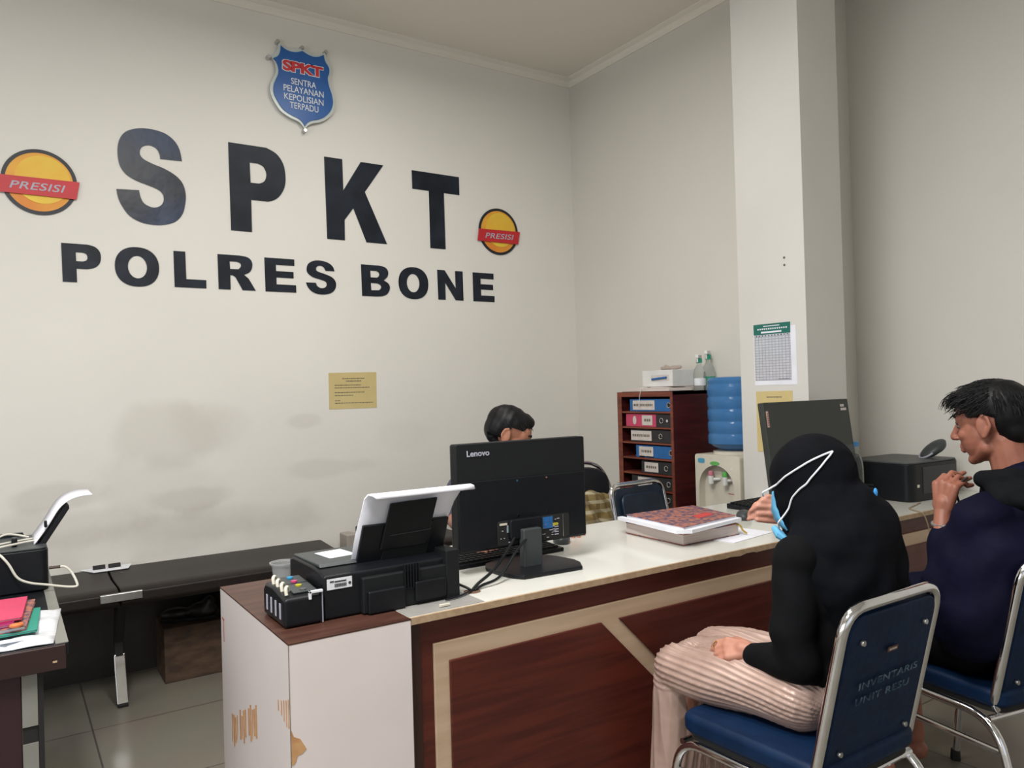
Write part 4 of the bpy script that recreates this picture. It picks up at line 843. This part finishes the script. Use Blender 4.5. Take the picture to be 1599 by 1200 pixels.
# ================================================================ left desk and its things
t = empty('side_desk', (0, 0, 0), 'dark wooden desk with grey edging at the left edge of the picture', 'desk')
obj('desktop', box(BM(), -.60, .118, 2.115, 3.40, .702, .730), M_black, t, .002)
obj('grey_edging', box(BM(), .092, .1185, 2.116, 3.40, .7302, .7310), M_grey, t)
obj('front_rail', box(BM(), -.60, .112, 2.105, 2.125, .672, .7285), mat('dark_mahogany', (.026, .011, .010), .4, scale=12), t, .002)
obj('drawer_front', box(BM(), -.60, .022, 2.135, 2.15, 0.04, .672), mat('plum_panel', (.035, .012, .016), .4, scale=12), t, .002)
obj('light_stile', box(BM(), .023, .054, 2.130, 2.15, .545, .672), M_grey, t); obj('light_stile', box(BM(), .023, .054, 2.130, 2.15, .04, .505), M_grey, t)
obj('drawer_gap', box(BM(), .023, .054, 2.134, 2.15, .505, .545), M_rubber, t)
obj('side_panel', box(BM(), .055, .066, 2.13, 3.38, .0, .672), M_rubber, t)
obj('chip_mark', box(BM(), .085, .094, 2.1035, 2.1055, .690, .694), M_edge, t)
t = empty('desk_printer', (0, 0, 0), 'black printer with a raised paper feed on the left desk', 'printer')
pf = [(v.x, v.y) for v in fillet([(-.35, 2.735, 0), (.106, 2.735, 0), (.106, 3.02, 0), (-.35, 3.02, 0)], .03, 5, True)]
obj('body', prism(BM(), pf, lambda u, v: (u, v, .732), (0, 0, .125)), M_black, t, .005)
obj('top_lid', prism(BM(), [(x*.97, y) for x, y in pf], lambda u, v: (u, v, .8575), (0, 0, .006)), M_grayp, t, .002)
obj('open_lid', prism(BM(), [(-.30, .863), (.05, .863), (.045, .875), (-.30, .873)], lambda u, v: (u, 3.00, v), (0, .02, 0)), M_black, t)
obj('feed_support', prism(BM(), [(.082, .860), (.100, .858), (.168, .965), (.166, .978), (.158, .978)], lambda u, v: (u, 2.80, v), (0, .20, 0)), M_black, t, .003)
obj('feed_guide', box(BM(), .098, .106, 2.78, 2.80, .915, .935), M_black, t, .002)
bm = BM(); rows = []
for x, z in [(v.x, v.z) for v in spline([(.070, 0, .865), (.105, 0, .915), (.137, 0, .968), (.165, 0, .992), (.198, 0, 1.003), (.232, 0, 1.004)], 5)]:
    rows.append([bm.verts.new((x, y, z)) for y in (2.795, 3.005)])
for a_, b_ in zip(rows, rows[1:]): bm.faces.new((a_[0], a_[1], b_[1], b_[0]))
o = tag(obj('paper_stack', bm, M_paper), 'white paper curling out of the feed of the printer on the left desk', 'paper'); s = o.modifiers.new('solid', 'SOLIDIFY'); s.thickness = .003
cab = tube(BM(), spline([(.085, 2.86, .868), (.03, 2.80, .872), (-.03, 2.76, .868), (-.012, 2.722, .85), (.005, 2.715, .825), (.025, 2.712, .785), (.055, 2.712, .765), (.10, 2.712, .752), (.150, 2.712, .738), (.176, 2.713, .735), (.178, 2.716, .745), (.166, 2.73, .775), (.150, 2.735, .794), (.136, 2.737, .797)]), .0036, 8)
tube(cab, spline([(.07, 2.90, .868), (.02, 2.84, .873), (-.04, 2.80, .872), (-.06, 2.75, .868)]), .0034, 8); tube(cab, spline([(.06, 2.94, .868), (.0, 2.93, .885), (-.05, 2.85, .872)]), .0034, 8)
t = empty('white_cable', (0, 0, 0), 'white cable looping from the top of the left desk printer to its side socket', 'cable')
obj('cord', cab, M_cablew, t); obj('plug', tube(BM(), [(.106, 2.738, .797), (.136, 2.737, .797)], .0045, 8), mat('brown_plug', (.06, .035, .025), .5), t)
obj('adapter', box(BM(), .012, .028, 2.80, 2.83, .864, .890), M_black, t, .004)
# books and bag on that desk
def book(pts, z0, z1, cm, label, name='notebook', pages=M_paper):
    t = empty(name, (0, 0, 0), label, 'book'); c = Vector((sum(p[0] for p in pts)/4, sum(p[1] for p in pts)/4)); ins = [tuple(c+(Vector(p)-c)*.97) for p in pts]
    obj('cover', prism(BM(), pts, lambda u, v: (u, v, z1-.002), (0, 0, .002)), cm, t, .0008); obj('back_cover', prism(BM(), pts, lambda u, v: (u, v, z0), (0, 0, .002)), cm, t)
    obj('pages', prism(BM(), ins, lambda u, v: (u, v, z0+.002), (0, 0, z1-z0-.004)), pages, t); return t
bm = BM()
bgp = [(-.20, 2.135), (.088, 2.118), (.122, 2.30), (.128, 2.452), (-.05, 2.46), (-.20, 2.45)]
gridn = 18; vs = {}
for i in range(gridn+1):
    for j in range(gridn+1):
        u, v = i/gridn, j/gridn; x = -.20+(.288+.034*v)*u; y = 2.118+.34*v+.017*(1-u)*(1-v)
        z = .733+.016*abs(math.sin(u*9+v*4))*abs(math.sin(v*7+1))*min(1, min(u, v, 1-u, 1-v)*8+.15); vs[i, j] = bm.verts.new((x, y, z))
for i in range(gridn):
    for j in range(gridn): bm.faces.new((vs[i, j], vs[i+1, j], vs[i+1, j+1], vs[i, j+1]))
o = tag(obj('plastic_bag', bm, M_bag, ang=180), 'crumpled clear plastic bag under the notebooks on the left desk', 'bag'); s = o.modifiers.new('solid', 'SOLIDIFY'); s.thickness = .0025; s.offset = -1
bm = BM(); box(bm, -.018, .03, 2.145, 2.170, .744, .746); tag(obj('paper_slip', bm, M_paper), 'small printed paper slip on the plastic bag, left desk', 'paper')
book([(-.20, 2.185), (.058, 2.200), (.073, 2.43), (-.20, 2.44)], .746, .752, M_greenb, 'green notebook, lowest of the pile on the left desk')
book([(-.20, 2.190), (.036, 2.205), (.063, 2.49), (-.20, 2.49)], .7525, .763, M_batik, 'brown speckled notebook between the green and the pink ones')
book([(-.20, 2.20), (.008, 2.212), (.030, 2.36), (-.20, 2.36)], .7635, .770, mat('magenta_cover', (.28, .01, .09), .45), 'magenta booklet under the pink notebook')
book([(-.20, 2.230), (.028, 2.245), (.045, 2.475), (-.20, 2.485)], .7705, .777, M_pink, 'bright pink notebook on top of the pile on the left desk')
tag(blob('orange_wrapper', [('e', (.014, 2.195, .770), (.014, .010, .006)), ('e', (.024, 2.205, .769), (.008, .012, .005))], mat('orange_foil', (.60, .16, .04), .35, bump=.5), None, .002, 2), 'crumpled orange wrapper at the corner of the notebooks', 'wrapper')
# ================================================================ people
def frame(f, up=(0, 0, 1)):
    f = Vector(f).normalized(); up = Vector(up); x = f.cross(up).normalized(); z = x.cross(f).normalized()
    return Matrix(((x.x, f.x, z.x), (x.y, f.y, z.y), (x.z, f.z, z.z)))           # columns right, forward, up
def hand(Wp, d, n, s, curls, sc=1.0, thumb=(.55, .75, .35), tcurl=.35, r=.0085, spread=.10):
    """Wp wrist, d finger direction, n the way the fingers curl, s toward the thumb"""
    Wp, d, n, s = Vector(Wp), Vector(d).normalized(), Vector(n).normalized(), Vector(s).normalized()
    P = []; offs = [.030, .010, -.010, -.029]; lens = [(.040, .024, .019), (.045, .028, .020), (.041, .026, .020), (.032, .019, .017)]
    P.append(('c', Wp, Wp+d*.03*sc, .022*sc, .024*sc))
    for i, (o, L) in enumerate(zip(offs, lens)):
        mcp = Wp+d*(.088-.006*abs(i-1))*sc+s*o*sc
        P.append(('c', Wp+d*.012*sc+s*o*.45*sc, mcp, .0155*sc, .0125*sc))
        dd = (d+s*spread*(1.5-i)*.5).normalized(); p = mcp; c = curls[i]
        for k, l in enumerate(L):
            a = c*(.9, 1.15, .7)[k]; ax = dd.cross(n).normalized(); dd = (Matrix.Rotation(a, 3, ax) @ dd); q = p+dd*l*sc
            P.append(('c', p, q, (r+.001-.0006*k)*sc, (r-.0002-.0008*k)*sc)); p = q
    t0 = Wp+s*.020*sc+d*.022*sc; td = (s*thumb[0]+d*thumb[1]+n*thumb[2]).normalized(); t1 = t0+td*.045*sc; P.append(('c', t0, t1, .0145*sc, .0110*sc))
    td2 = (Matrix.Rotation(tcurl, 3, td.cross(-s+n*.3).normalized()) @ td); t2 = t1+td2*.030*sc; t3 = t2+td2*.022*sc
    P.append(('c', t1, t2, .0105*sc, .0095*sc)); P.append(('c', t2, t3, .0095*sc, .0078*sc)); return P
def head_prims(c, R, s=1.0):
    """local x right, y forward, z up"""
    c = Vector(c); M3 = R
    def T(p): return c + M3 @ (Vector(p)*s)
    def e(p, r, rot=(0, 0, 0)): return ('e', T(p), tuple(q*s for q in r), M3 @ Euler(rot).to_matrix())
    def k(a, b, r0, r1): return ('c', T(a), T(b), r0*s, r1*s)
    P = [e((0, -.014, .036), (.074, .092, .082)), e((0, .030, -.025), (.061, .062, .080)), e((0, .058, .030), (.058, .036, .050)),
         k((-.040, .005, -.062), (-.010, .058, -.096), .024, .016), k((.040, .005, -.062), (.010, .058, -.096), .024, .016), e((0, .064, -.098), (.019, .015, .016)),
         k((0, .090, .018), (0, .112, -.026), .0085, .0120), e((.011, .100, -.031), (.009, .010, .007)), e((-.011, .100, -.031), (.009, .010, .007)),
         k((-.036, .076, .027), (-.008, .089, .024), .010, .009), k((.036, .076, .027), (.008, .089, .024), .010, .009),
         e((.036, .060, -.022), (.021, .022, .020)), e((-.036, .060, -.022), (.021, .022, .020)),
         k((-.019, .085, -.056), (.019, .085, -.056), .0065, .0065), k((0, .091, -.053), (0, .091, -.056), .008, .008), k((-.016, .084, -.067), (.016, .084, -.067), .0072, .0072), k((0, .088, -.068), (0, .088, -.070), .008, .008)]
    for sx in (-1, 1):
        P += [e((sx*.077, -.008, .0), (.007, .019, .033), (0, 0, -sx*.35)), k((sx*.081, -.024, .024), (sx*.083, -.030, .0), .005, .005), k((sx*.081, -.010, .032), (sx*.081, -.024, .024), .005, .005),
              k((sx*.083, -.030, .0), (sx*.079, -.012, -.028), .005, .006), k((sx*.078, -.008, -.030), (sx*.077, -.002, -.022), .007, .005)]
    return P, T
def hair_strands(bm, roots, r=.0011, n=4):
    for pts in roots:
        N = len(pts); tube(bm, pts, [r*(1-.75*k/(N-1)) for k in range(N)], n, caps=False)
def eyes(T, R, parent, s=1.0):
    for sx in (-1, 1):
        bm = BM(); sphere(bm, T((sx*.031, .073, .006)), (.0118*s, .0118*s, .0085*s), R); w = obj('eye', bm, MATS.get('sclera') or mat('sclera', (.22, .17, .15), .4), parent)
        bm = BM(); sphere(bm, T((sx*.031, .0805, .005)), (.0065*s, .0055*s, .0068*s), R); obj('iris', bm, M_inkb, w)
        bm = BM(); tube(bm, [T((sx*.018, .081, .013)), T((sx*.031, .087, .017)), T((sx*.045, .077, .012))], .0028*s, 6); obj('eyelid', bm, M_inkb, w)
        bm = BM(); tube(bm, [T((sx*.014, .094, .032)), T((sx*.030, .092, .038)), T((sx*.047, .078, .034))], [.004*s, .0045*s, .002*s], 6); obj('eyebrow', bm, M_hair, parent)

# ---------------------------------------------------------------- woman in the black hijab
woman = empty('person', (0, 0, 0), 'seated woman in black hijab, black top and pleated pink satin skirt', 'person')
HC = Vector((1.732, 1.228, 1.030)); RW = frame((math.sin(.02), math.cos(.02), -.42))
hp, TW = head_prims(HC, RW, .93)
SL, SR = Vector((1.605, 1.185, .865)), Vector((1.870, 1.175, .865)); EL = Vector((1.574, 1.165, .625)); WL = Vector((1.578, 1.305, .606))
ER = Vector((1.915, 1.42, .72)); WR = Vector((1.838, 1.365, .918))
body = list(hp)
body += [('c', HC+Vector((0, -.03, -.06)), Vector((1.745, 1.135, .93)), .050, .055), ('e', (1.74, 1.15, .80), (.135, .085, .13)), ('e', (1.73, 1.17, .66), (.12, .085, .13)), ('e', (1.71, 1.20, .55), (.150, .11, .085)),
         ('c', SL+Vector((.02, 0, -.02)), EL, .042, .034), ('c', EL, WL, .034, .022), ('c', SR+Vector((-.02, 0, -.02)), ER, .042, .034), ('c', ER, WR, .034, .022), ('c', SL+Vector((.03, 0, -.01)), SR+Vector((-.03, 0, -.01)), .05, .05)]
for hx, kx, fx in ((1.635, 1.565, 1.57), (1.795, 1.73, 1.71)):
    body += [('c', (hx, 1.20, .530), (kx, 1.530, .505), .070, .052), ('c', (kx, 1.530, .50), (fx, 1.60, .09), .048, .030), ('c', (fx, 1.60, .05), (fx, 1.665, .028), .030, .022), ('c', (fx, 1.58, .045), (fx, 1.60, .06), .028, .03)]
body += hand(WL+Vector((0, 0, .014)), (-.35, .90, -.12), (.60, .12, -.75), (.62, .38, .68), (.35, .40, .43, .46), .80, spread=.04)
body += hand(WR, (-.70, .30, .55), (-.25, .75, -.60), (-.35, .2, -.9), (.75, .70, .65, .60), .82, thumb=(.45, .9, .2), tcurl=.1)
blob('body', body, M_skinl, woman, .0036, 3)
# long sleeved top
tp = [('e', (1.735, 1.175, .79), (.150, .105, .14)), ('e', (1.73, 1.180, .67), (.145, .110, .13)), ('e', (1.715, 1.19, .590), (.155, .125, .065)), ('c', SL, Vector((1.566, 1.170, .70)), .052, .056), ('c', (1.566, 1.170, .70), EL+Vector((-.004, -.008, .002)), .052, .052),
      ('c', EL+Vector((-.002, 0, 0)), WL+Vector((0, -.012, 0)), .050, .034), ('c', SL, SR, .060, .060), ('c', SR, ER, .056, .050), ('c', ER, WR+Vector((.02, .01, -.03)), .046, .034),
      ('c', (1.615, 1.19, .85), (1.66, 1.19, .64), .06, .08)]
blob('top', tp, M_shirtb, woman, .0075, 14, lambda p, n: p+n*.0025*math.sin(p.z*46+p.x*22+math.sin(p.y*30)*1.5))
# hijab: hood over the head, then one smooth drape over shoulders and upper back
hj = [('e', HC+RW @ Vector((0, -.020, .026)), (.096, .116, .104), RW), ('e', HC+RW @ Vector((0, .020, -.02)), (.086, .090, .100), RW),
      ('c', HC+Vector((.000, -.035, -.01)), (1.725, 1.150, .90), .092, .110), ('c', (1.725, 1.150, .94), (1.720, 1.155, .82), .100, .130), ('c', (1.715, 1.16, .96), (1.635, 1.185, .84), .078, .066), ('c', (1.75, 1.145, .97), (1.845, 1.150, .84), .090, .082),
      ('c', HC+Vector((.045, -.03, -.03)), (1.830, 1.130, .83), .078, .088), ('c', (1.775, 1.12, .93), (1.830, 1.115, .74), .095, .085), ('c', (1.72, 1.13, .90), (1.73, 1.11, .74), .11, .10), ('c', (1.715, 1.23, .92), (1.70, 1.235, .76), .060, .078), ('c', (1.76, 1.24, .92), (1.80, 1.24, .76), .07, .085)]
def hijab_fold(p, n):
    a = math.atan2(p.x-1.755, p.y-1.12); k = max(0, min(1, (1.0-p.z)/.2))
    return p+n*(.0040*k*math.sin(a*8+p.z*38)+.0012*math.sin(p.z*50+a*4))
hij = blob('hijab', hj, M_hijab, woman, .006, 16, hijab_fold)
# face opening is hidden from here; the mask hangs on the far cheek with its loops tied behind the head
F = lambda x, y, z: HC+RW @ Vector((x, y, z))
mk = empty('face_mask', (0, 0, 0), None, None); del_keys = [k for k in ('label', 'category') if k in mk]
bpy.data.objects.remove(mk)
bm = BM(); rows = []
for i in range(9):
    u = i/8; rr = []
    for j in range(9):
        v = j/8; x = -.078+.156*u; z = .012-.105*v
        y = .090*math.cos((u-.5)*2.2)+.030*math.sin(v*PI)*math.cos((u-.5)*2.6)+.0012*math.sin(v*22)+.012
        rr.append(bm.verts.new(F(x*(1.02), y+.002, z)))
    rows.append(rr)
for a_, b_ in zip(rows, rows[1:]):
    for j in range(8): bm.faces.new((a_[j], a_[j+1], b_[j+1], b_[j]))
mask = obj('face_mask', bm, M_maskb, woman, ang=180); s = mask.modifiers.new('solid', 'SOLIDIFY'); s.thickness = .003
# hair-tie style loops on the left side of the head
from mathutils.bvhtree import BVHTree
bvh = BVHTree.FromPolygons([v.co for v in hij.data.vertices], [tuple(p.vertices) for p in hij.data.polygons])
def wrap(pts, off=.003, pull=False):
    out = []
    for p in pts:
        loc, nr, idx, d = bvh.find_nearest(Vector(p)); q = Vector(p)
        out.append(loc+nr*off if pull or (q-loc).dot(nr) < off else q)
    return out
def lerp_pts(a, b, n=14): return [Vector(a).lerp(Vector(b), k/n) for k in range(n+1)]
A1, A2 = F(-.085, .085, .008), F(-.080, .075, -.080)
B1 = wrap([F(-.040, -.130, .055)], .003, True)[0]
obj('mask_strap', tube(BM(), spline([A1]+wrap(lerp_pts(F(-.100, .070, .014), B1)), 3), .0024, 8), M_maskw, mask)
obj('mask_strap', tube(BM(), spline([A2]+wrap(lerp_pts(F(-.100, .055, -.070), B1)), 3), .0024, 8), M_maskw, mask)
obj('mask_flap', tube(BM(), [F(-.078, .092, -.075), F(-.088, .074, -.098), F(-.085, .060, -.118)], [.007, .012, .007], 8), M_maskb, mask)
bl = wrap([(1.80, 1.05, 1.05)], .002, True)[0]; bm = BM(); sphere(bm, bl, (.006, .005, .012)); obj('blue_pin', bm, mat('blue_pin', (.05, .30, .70), .4), woman)
# skirt
def pleat(p, n):
    if p.z > .46:                                   # lap and thighs: pleats run from waist to knee, slanting near the hip
        a = math.atan2(p.z-.50, p.x-1.65); ph = a*60+(p.y-1.35)*(34 if p.y < 1.35 else 7)
    else: ph = math.atan2(p.y-1.47, p.x-1.65)*40
    k = max(0, min(1, abs(p.z-.46)/.025))
    return p+n*(.0027*(.3+.7*k)*(1-abs(math.sin(ph/2))*1.6)+.004*math.sin(p.y*26+p.x*15+p.z*10))
sk = [('e', (1.690, 1.205, .545), (.165, .120, .080)), ('c', (1.610, 1.19, .535), (1.545, 1.535, .515), .082, .066), ('c', (1.79, 1.20, .535), (1.725, 1.555, .52), .088, .070), ('e', (1.66, 1.38, .535), (.13, .20, .060)), ('e', (1.635, 1.545, .495), (.140, .058, .080))]
for k in range(7):
    x = 1.540+k*.034; sk.append(('c', (x, 1.55, .48), (x+.012, 1.590-.002*k, .16), .055, .055))
blob('skirt', sk, M_satin, woman, .0038, 8, pleat)
bm = BM(); tube(bm, [(WL.x-.022+.009*math.cos(a), WL.y+.098, WL.z+.004+.011*math.sin(a)) for a in [k*PI/8 for k in range(16)]], .0016, 6, True); obj('ring', bm, mat('gold', (.8, .55, .2), .25, 1), woman)

# ---------------------------------------------------------------- man in the navy jacket
man = empty('person', (0, 0, 0), 'seated young man with black hair in a navy jacket, hand raised to his collar', 'person')
HM = Vector((2.394, 1.086, 1.158)); RM = frame((-.02, 1, -.10))
hp, TM = head_prims(HM, RM, .98)
SL, SR = Vector((2.270, 1.065, .915)), Vector((2.600, 1.020, .915)); EL = Vector((2.195, 1.150, .715)); WL = Vector((2.288, 1.180, .905))
ER = Vector((2.66, 1.15, .70)); WR = Vector((2.50, 1.38, .62))
body = list(hp)+[('c', HM+RM @ Vector((0, -.030, -.04)), (2.405, 1.02, .98), .054, .060), ('c', (2.405, 1.02, .99), (2.415, 1.01, .92), .065, .08), ('e', (2.425, 1.05, .82), (.14, .08, .14)), ('e', (2.42, 1.08, .65), (.12, .08, .14)), ('e', (2.41, 1.11, .53), (.14, .10, .08)),
      ('c', SL, EL, .034, .028), ('c', EL, WL, .028, .024), ('c', SR, ER, .034, .028), ('c', ER, WR, .030, .024), ('c', SL, SR, .045, .045)]
for hx, kx, fx in ((2.31, 2.31, 2.36), (2.48, 2.55, 2.56)):
    body += [('c', (hx, 1.12, .525), (kx, 1.48, .50), .070, .052), ('c', (kx, 1.48, .49), (fx, 1.44, .09), .046, .032), ('c', (fx, 1.43, .045), (fx-.01, 1.56, .026), .032, .024)]
body += hand(WL, (.22, -.02, 1), (.90, -.30, -.10), (.1, .9, 0), (.85, .80, .85, .95), 1.0, thumb=(.25, .9, .65), tcurl=.2)
body += hand(WR, (-.1, .9, -.2), (0, 0, -1), (-1, .1, 0), (.3, .3, .3, .35), 1.0)
blob('body', body, M_skind, man, .0034, 3)
eyes(TM, RM, man, .98)
jk = [('e', (2.425, 1.055, .83), (.185, .110, .165)), ('e', (2.42, 1.085, .68), (.175, .115, .16)), ('e', (2.42, 1.11, .55), (.185, .125, .085)), ('c', SL+Vector((.01, -.005, -.01)), SR, .072, .072), ('c', SL+Vector((0, .01, -.01)), EL+Vector((.008, -.008, 0)), .066, .054),
      ('c', EL+Vector((.008, -.004, 0)), WL+Vector((-.006, -.008, -.045)), .052, .038), ('c', SR, ER, .078, .062), ('c', ER, WR, .058, .042), ('c', (2.40, 1.015, .99), (2.41, 1.01, .93), .082, .12), ('c', (2.30, 1.04, .80), (2.25, 1.08, .62), .12, .12)]
blob('jacket', jk, M_jacket, man, .0075, 12, lambda p, n: p+n*(.0035*math.sin(p.z*40+p.x*26+math.sin(p.y*25)*2)+.0018*math.sin(p.x*60+p.z*22)))
cf = [('c', (2.325, 1.085, 1.008), (2.335, 1.010, 1.018), .026, .027), ('c', (2.335, 1.010, 1.018), (2.40, .965, 1.020), .027, .030), ('c', (2.40, .965, 1.020), (2.475, .990, 1.012), .030, .028), ('c', (2.475, .990, 1.012), (2.480, 1.07, 1.004), .028, .026), ('c', (2.480, 1.07, 1.004), (2.41, 1.115, .990), .024, .022), ('c', (2.41, 1.115, .990), (2.325, 1.085, 1.008), .022, .025),
      ('e', (2.425, .965, .960), (.150, .085, .055)), ('e', (2.37, .985, .985), (.085, .075, .040)), ('e', (2.44, .945, .925), (.110, .055, .065)), ('c', (2.325, 1.06, .995), (2.30, 1.02, .960), .024, .034)]
blob('hood', cf, M_hood, man, .006, 9)
obj('drawstring', tube(BM(), spline([(2.325, 1.125, 1.010), (2.318, 1.150, .985), (2.320, 1.155, .955), (2.322, 1.150, .935)]), .0035, 8), M_rubber, man)
blob('trousers', [('e', (2.41, 1.115, .530), (.170, .120, .080)), ('c', (2.31, 1.12, .530), (2.31, 1.49, .505), .084, .066), ('c', (2.48, 1.12, .53), (2.55, 1.49, .505), .084, .066), ('c', (2.31, 1.49, .50), (2.35, 1.46, .27), .062, .055), ('c', (2.55, 1.49, .50), (2.56, 1.46, .27), .062, .055)], M_trouser, man, .008, 5)
obj('wristwatch', tube(BM(), [WL+Vector((-.008, -.006, -.030))+Matrix.Rotation(.0, 3, 'Z') @ Vector((.030*math.cos(a), .030*math.sin(a), .004*math.cos(a))) for a in [k*PI/10 for k in range(20)]], .0058, 8, True), M_steel, man)
# hair: cap volume plus strands
hc = [('e', TM((0, -.018, .056)), (.083, .098, .080), RM), ('e', TM((0, -.045, .035)), (.079, .070, .082), RM), ('e', TM((0, .035, .085)), (.068, .060, .042), RM), ('e', TM((0, -.066, -.01)), (.060, .040, .055), RM)]
def hairline(p, n):
    q = RM.inverted() @ (p-HM)
    # carve the face and ear side back inside the skull
    front = q.y > .045 and q.z < .052; side = abs(q.x) > .05 and q.y > -.040 and q.z < .028
    if front or side: return HM+RM @ Vector((q.x*.80, q.y*.80, q.z*.8))
    return p+n*.0008*math.sin(q.y*170+q.x*60)
blob('hair', hc, M_hair, man, .0055, 3, hairline)
random.seed(11); roots = []
for i in range(1500):
    a = random.uniform(0, 2*PI); zz = random.uniform(-.15, 1); rr = math.sqrt(max(0, 1-zz*zz))
    p = Vector((.083*rr*math.cos(a), -.018+.098*rr*math.sin(a), .056+.080*zz))
    if p.y > .045 and p.z < .075: continue
    if abs(p.x) > .05 and p.y > -.035 and p.z < .040: continue
    fwd = Vector((p.x*1.2, .5+random.uniform(-.15, .2), -.25+random.uniform(-.1, .25))) if p.y > -.04 else Vector((p.x*3, -.25, -.8))
    nrm = Vector((p.x/.0069, (p.y+.018)/.0096, (p.z-.056)/.0064)).normalized()
    L = random.uniform(.022, .050); L *= 1.25 if p.y > .02 else .7
    pts = [TM(p-nrm*.004)]; d = (fwd.normalized()*.9+nrm*(.42 if p.z > .08 else .22)).normalized(); q = p.copy()
    for k in range(4):
        q = q+d*L/4; d = (d+Vector((0, .03, -.24))).normalized(); pts.append(TM(q))
    roots.append(pts)
for i in range(90):                                                      # fringe falling over the forehead
    x = random.uniform(-.062, .062); p = Vector((x, .062+random.uniform(-.012, .012), .098+random.uniform(-.012, .008))); q = p.copy(); d = Vector((x*2, .85, .05)).normalized(); pts = [TM(q)]; L = random.uniform(.045, .078)
    for k in range(5): q = q+d*L/5; d = (d+Vector((random.uniform(-.05, .05), -.06, -.38))).normalized(); pts.append(TM(q))
    roots.append(pts)
bm = BM(); hair_strands(bm, roots, .0016, 4); obj('hair_strands', bm, M_hair, man, ang=180)

# ---------------------------------------------------------------- officer behind the monitor
off = empty('person', (0, 0, 0), 'man with short black hair in a slate shirt, seated behind the large black monitor', 'person')
HO = Vector((1.765, 2.700, 1.108)); RO = frame((.80, -.50, -.42))
hp, TO = head_prims(HO, RO, .98)
SL, SR = Vector((1.585, 2.76, .885)), Vector((1.955, 2.80, .885)); EL = Vector((1.430, 2.585, .800)); WL = Vector((1.335, 2.235, .800)); ER = Vector((2.05, 2.60, .80)); WR = Vector((1.62, 2.36, .795))
EL = Vector((1.455, 2.60, .800)); WL = Vector((1.350, 2.265, .800)); WR = Vector((1.80, 2.36, .795))
body = list(hp)+[('c', HO+Vector((0, 0, -.05)), (1.77, 2.76, .93), .055, .062), ('e', (1.77, 2.78, .76), (.16, .10, .17)), ('e', (1.77, 2.80, .56), (.16, .12, .12)), ('c', SL, EL, .045, .038), ('c', EL, WL, .036, .025), ('c', SR, ER, .045, .038), ('c', ER, WR, .036, .025), ('c', SL, SR, .06, .06)]
for hx, kx in ((1.68, 1.64), (1.86, 1.92)): body += [('c', (hx, 2.76, .52), (kx, 2.50, .50), .075, .055), ('c', (kx, 2.48, .49), (kx, 2.52, .08), .05, .035), ('c', (kx, 2.53, .045), (kx, 2.46, .03), .035, .028)]
body += hand(WL, (-.28, -.92, -.05), (0, 0, -1), (-.95, .25, 0), (.45, .45, .5, .5), 1.0)
body += hand(WR, (-.5, -.8, -.05), (0, 0, -1), (.8, -.5, 0), (.45, .45, .5, .5), 1.0)
blob('body', body, M_skin, off, .0045, 3)
eyes(TO, RO, off, .98)
blob('shirt', [('e', (1.77, 2.78, .77), (.195, .130, .17)), ('e', (1.77, 2.80, .60), (.185, .135, .16)), ('c', SL, SR, .082, .082), ('c', SL, SL.lerp(EL, .80), .078, .060), ('c', SR, SR.lerp(ER, .8), .078, .060), ('c', (1.77, 2.765, .97), (1.77, 2.78, .90), .072, .12)], M_greyshirt, off, .009, 6)
blob('trousers', [('e', (1.77, 2.80, .52), (.19, .14, .085)), ('c', (1.68, 2.76, .525), (1.64, 2.50, .505), .088, .068), ('c', (1.86, 2.76, .525), (1.92, 2.50, .505), .088, .068), ('c', (1.64, 2.49, .49), (1.64, 2.52, .12), .066, .05), ('c', (1.92, 2.49, .49), (1.92, 2.52, .12), .066, .05)], M_trouser, off, .009, 5)
hc = [('e', TO((0, -.016, .050)), (.080, .096, .079), RO), ('e', TO((0, -.045, .02)), (.077, .066, .075), RO), ('e', TO((0, .040, .085)), (.060, .048, .034), RO)]
def hl2(p, n):
    q = RO.inverted() @ (p-HO); front = q.y > .058 and q.z < .060; side = abs(q.x) > .045 and q.y > .0 and q.z < .045; s3 = abs(q.x) > .045 and q.z < -.018
    if front or side or s3: return HO+RO @ Vector((q.x*.80, q.y*.80, q.z*.8))
    return p+n*.0008*math.sin(q.y*170+q.x*60)
blob('hair', hc, M_hair, off, .0055, 3, hl2)
roots = []
for i in range(700):
    a = random.uniform(0, 2*PI); zz = random.uniform(-.2, 1); rr = math.sqrt(max(0, 1-zz*zz)); p = Vector((.080*rr*math.cos(a), -.016+.096*rr*math.sin(a), .050+.079*zz))
    if p.y > .05 and p.z < .07: continue
    if abs(p.x) > .045 and (p.z < .03 or (p.y > 0 and p.z < .05)): continue
    nrm = Vector((p.x/.0064, (p.y+.016)/.0092, (p.z-.05)/.0062)).normalized(); L = random.uniform(.014, .028); d = (Vector((p.x*2, .6, -.3)).normalized()*.8+nrm*.3).normalized(); q = p-nrm*.003; pts = [TO(q)]
    for k in range(3): q = q+d*L/3; d = (d+Vector((0, 0, -.3))).normalized(); pts.append(TO(q))
    roots.append(pts)
bm = BM(); hair_strands(bm, roots, .0014, 4); obj('hair_strands', bm, M_hair, off, ang=180)
t = empty('office_chair', (1.77, 2.83, 0), 'low black stool that the man in the slate shirt sits on', 'stool')
obj('seat', lathe(BM(), [(.15, .385), (.18, .395), (.19, .42), (.18, .445), (.12, .45)], (0, 0, 0), 32), M_leather, t); obj('column', lathe(BM(), [(.03, .05), (.03, .385)], (0, 0, 0), 16), M_chrome, t); obj('base', lathe(BM(), [(.20, 0), (.20, .02), (.04, .05)], (0, 0, 0), 32), M_rubber, t)
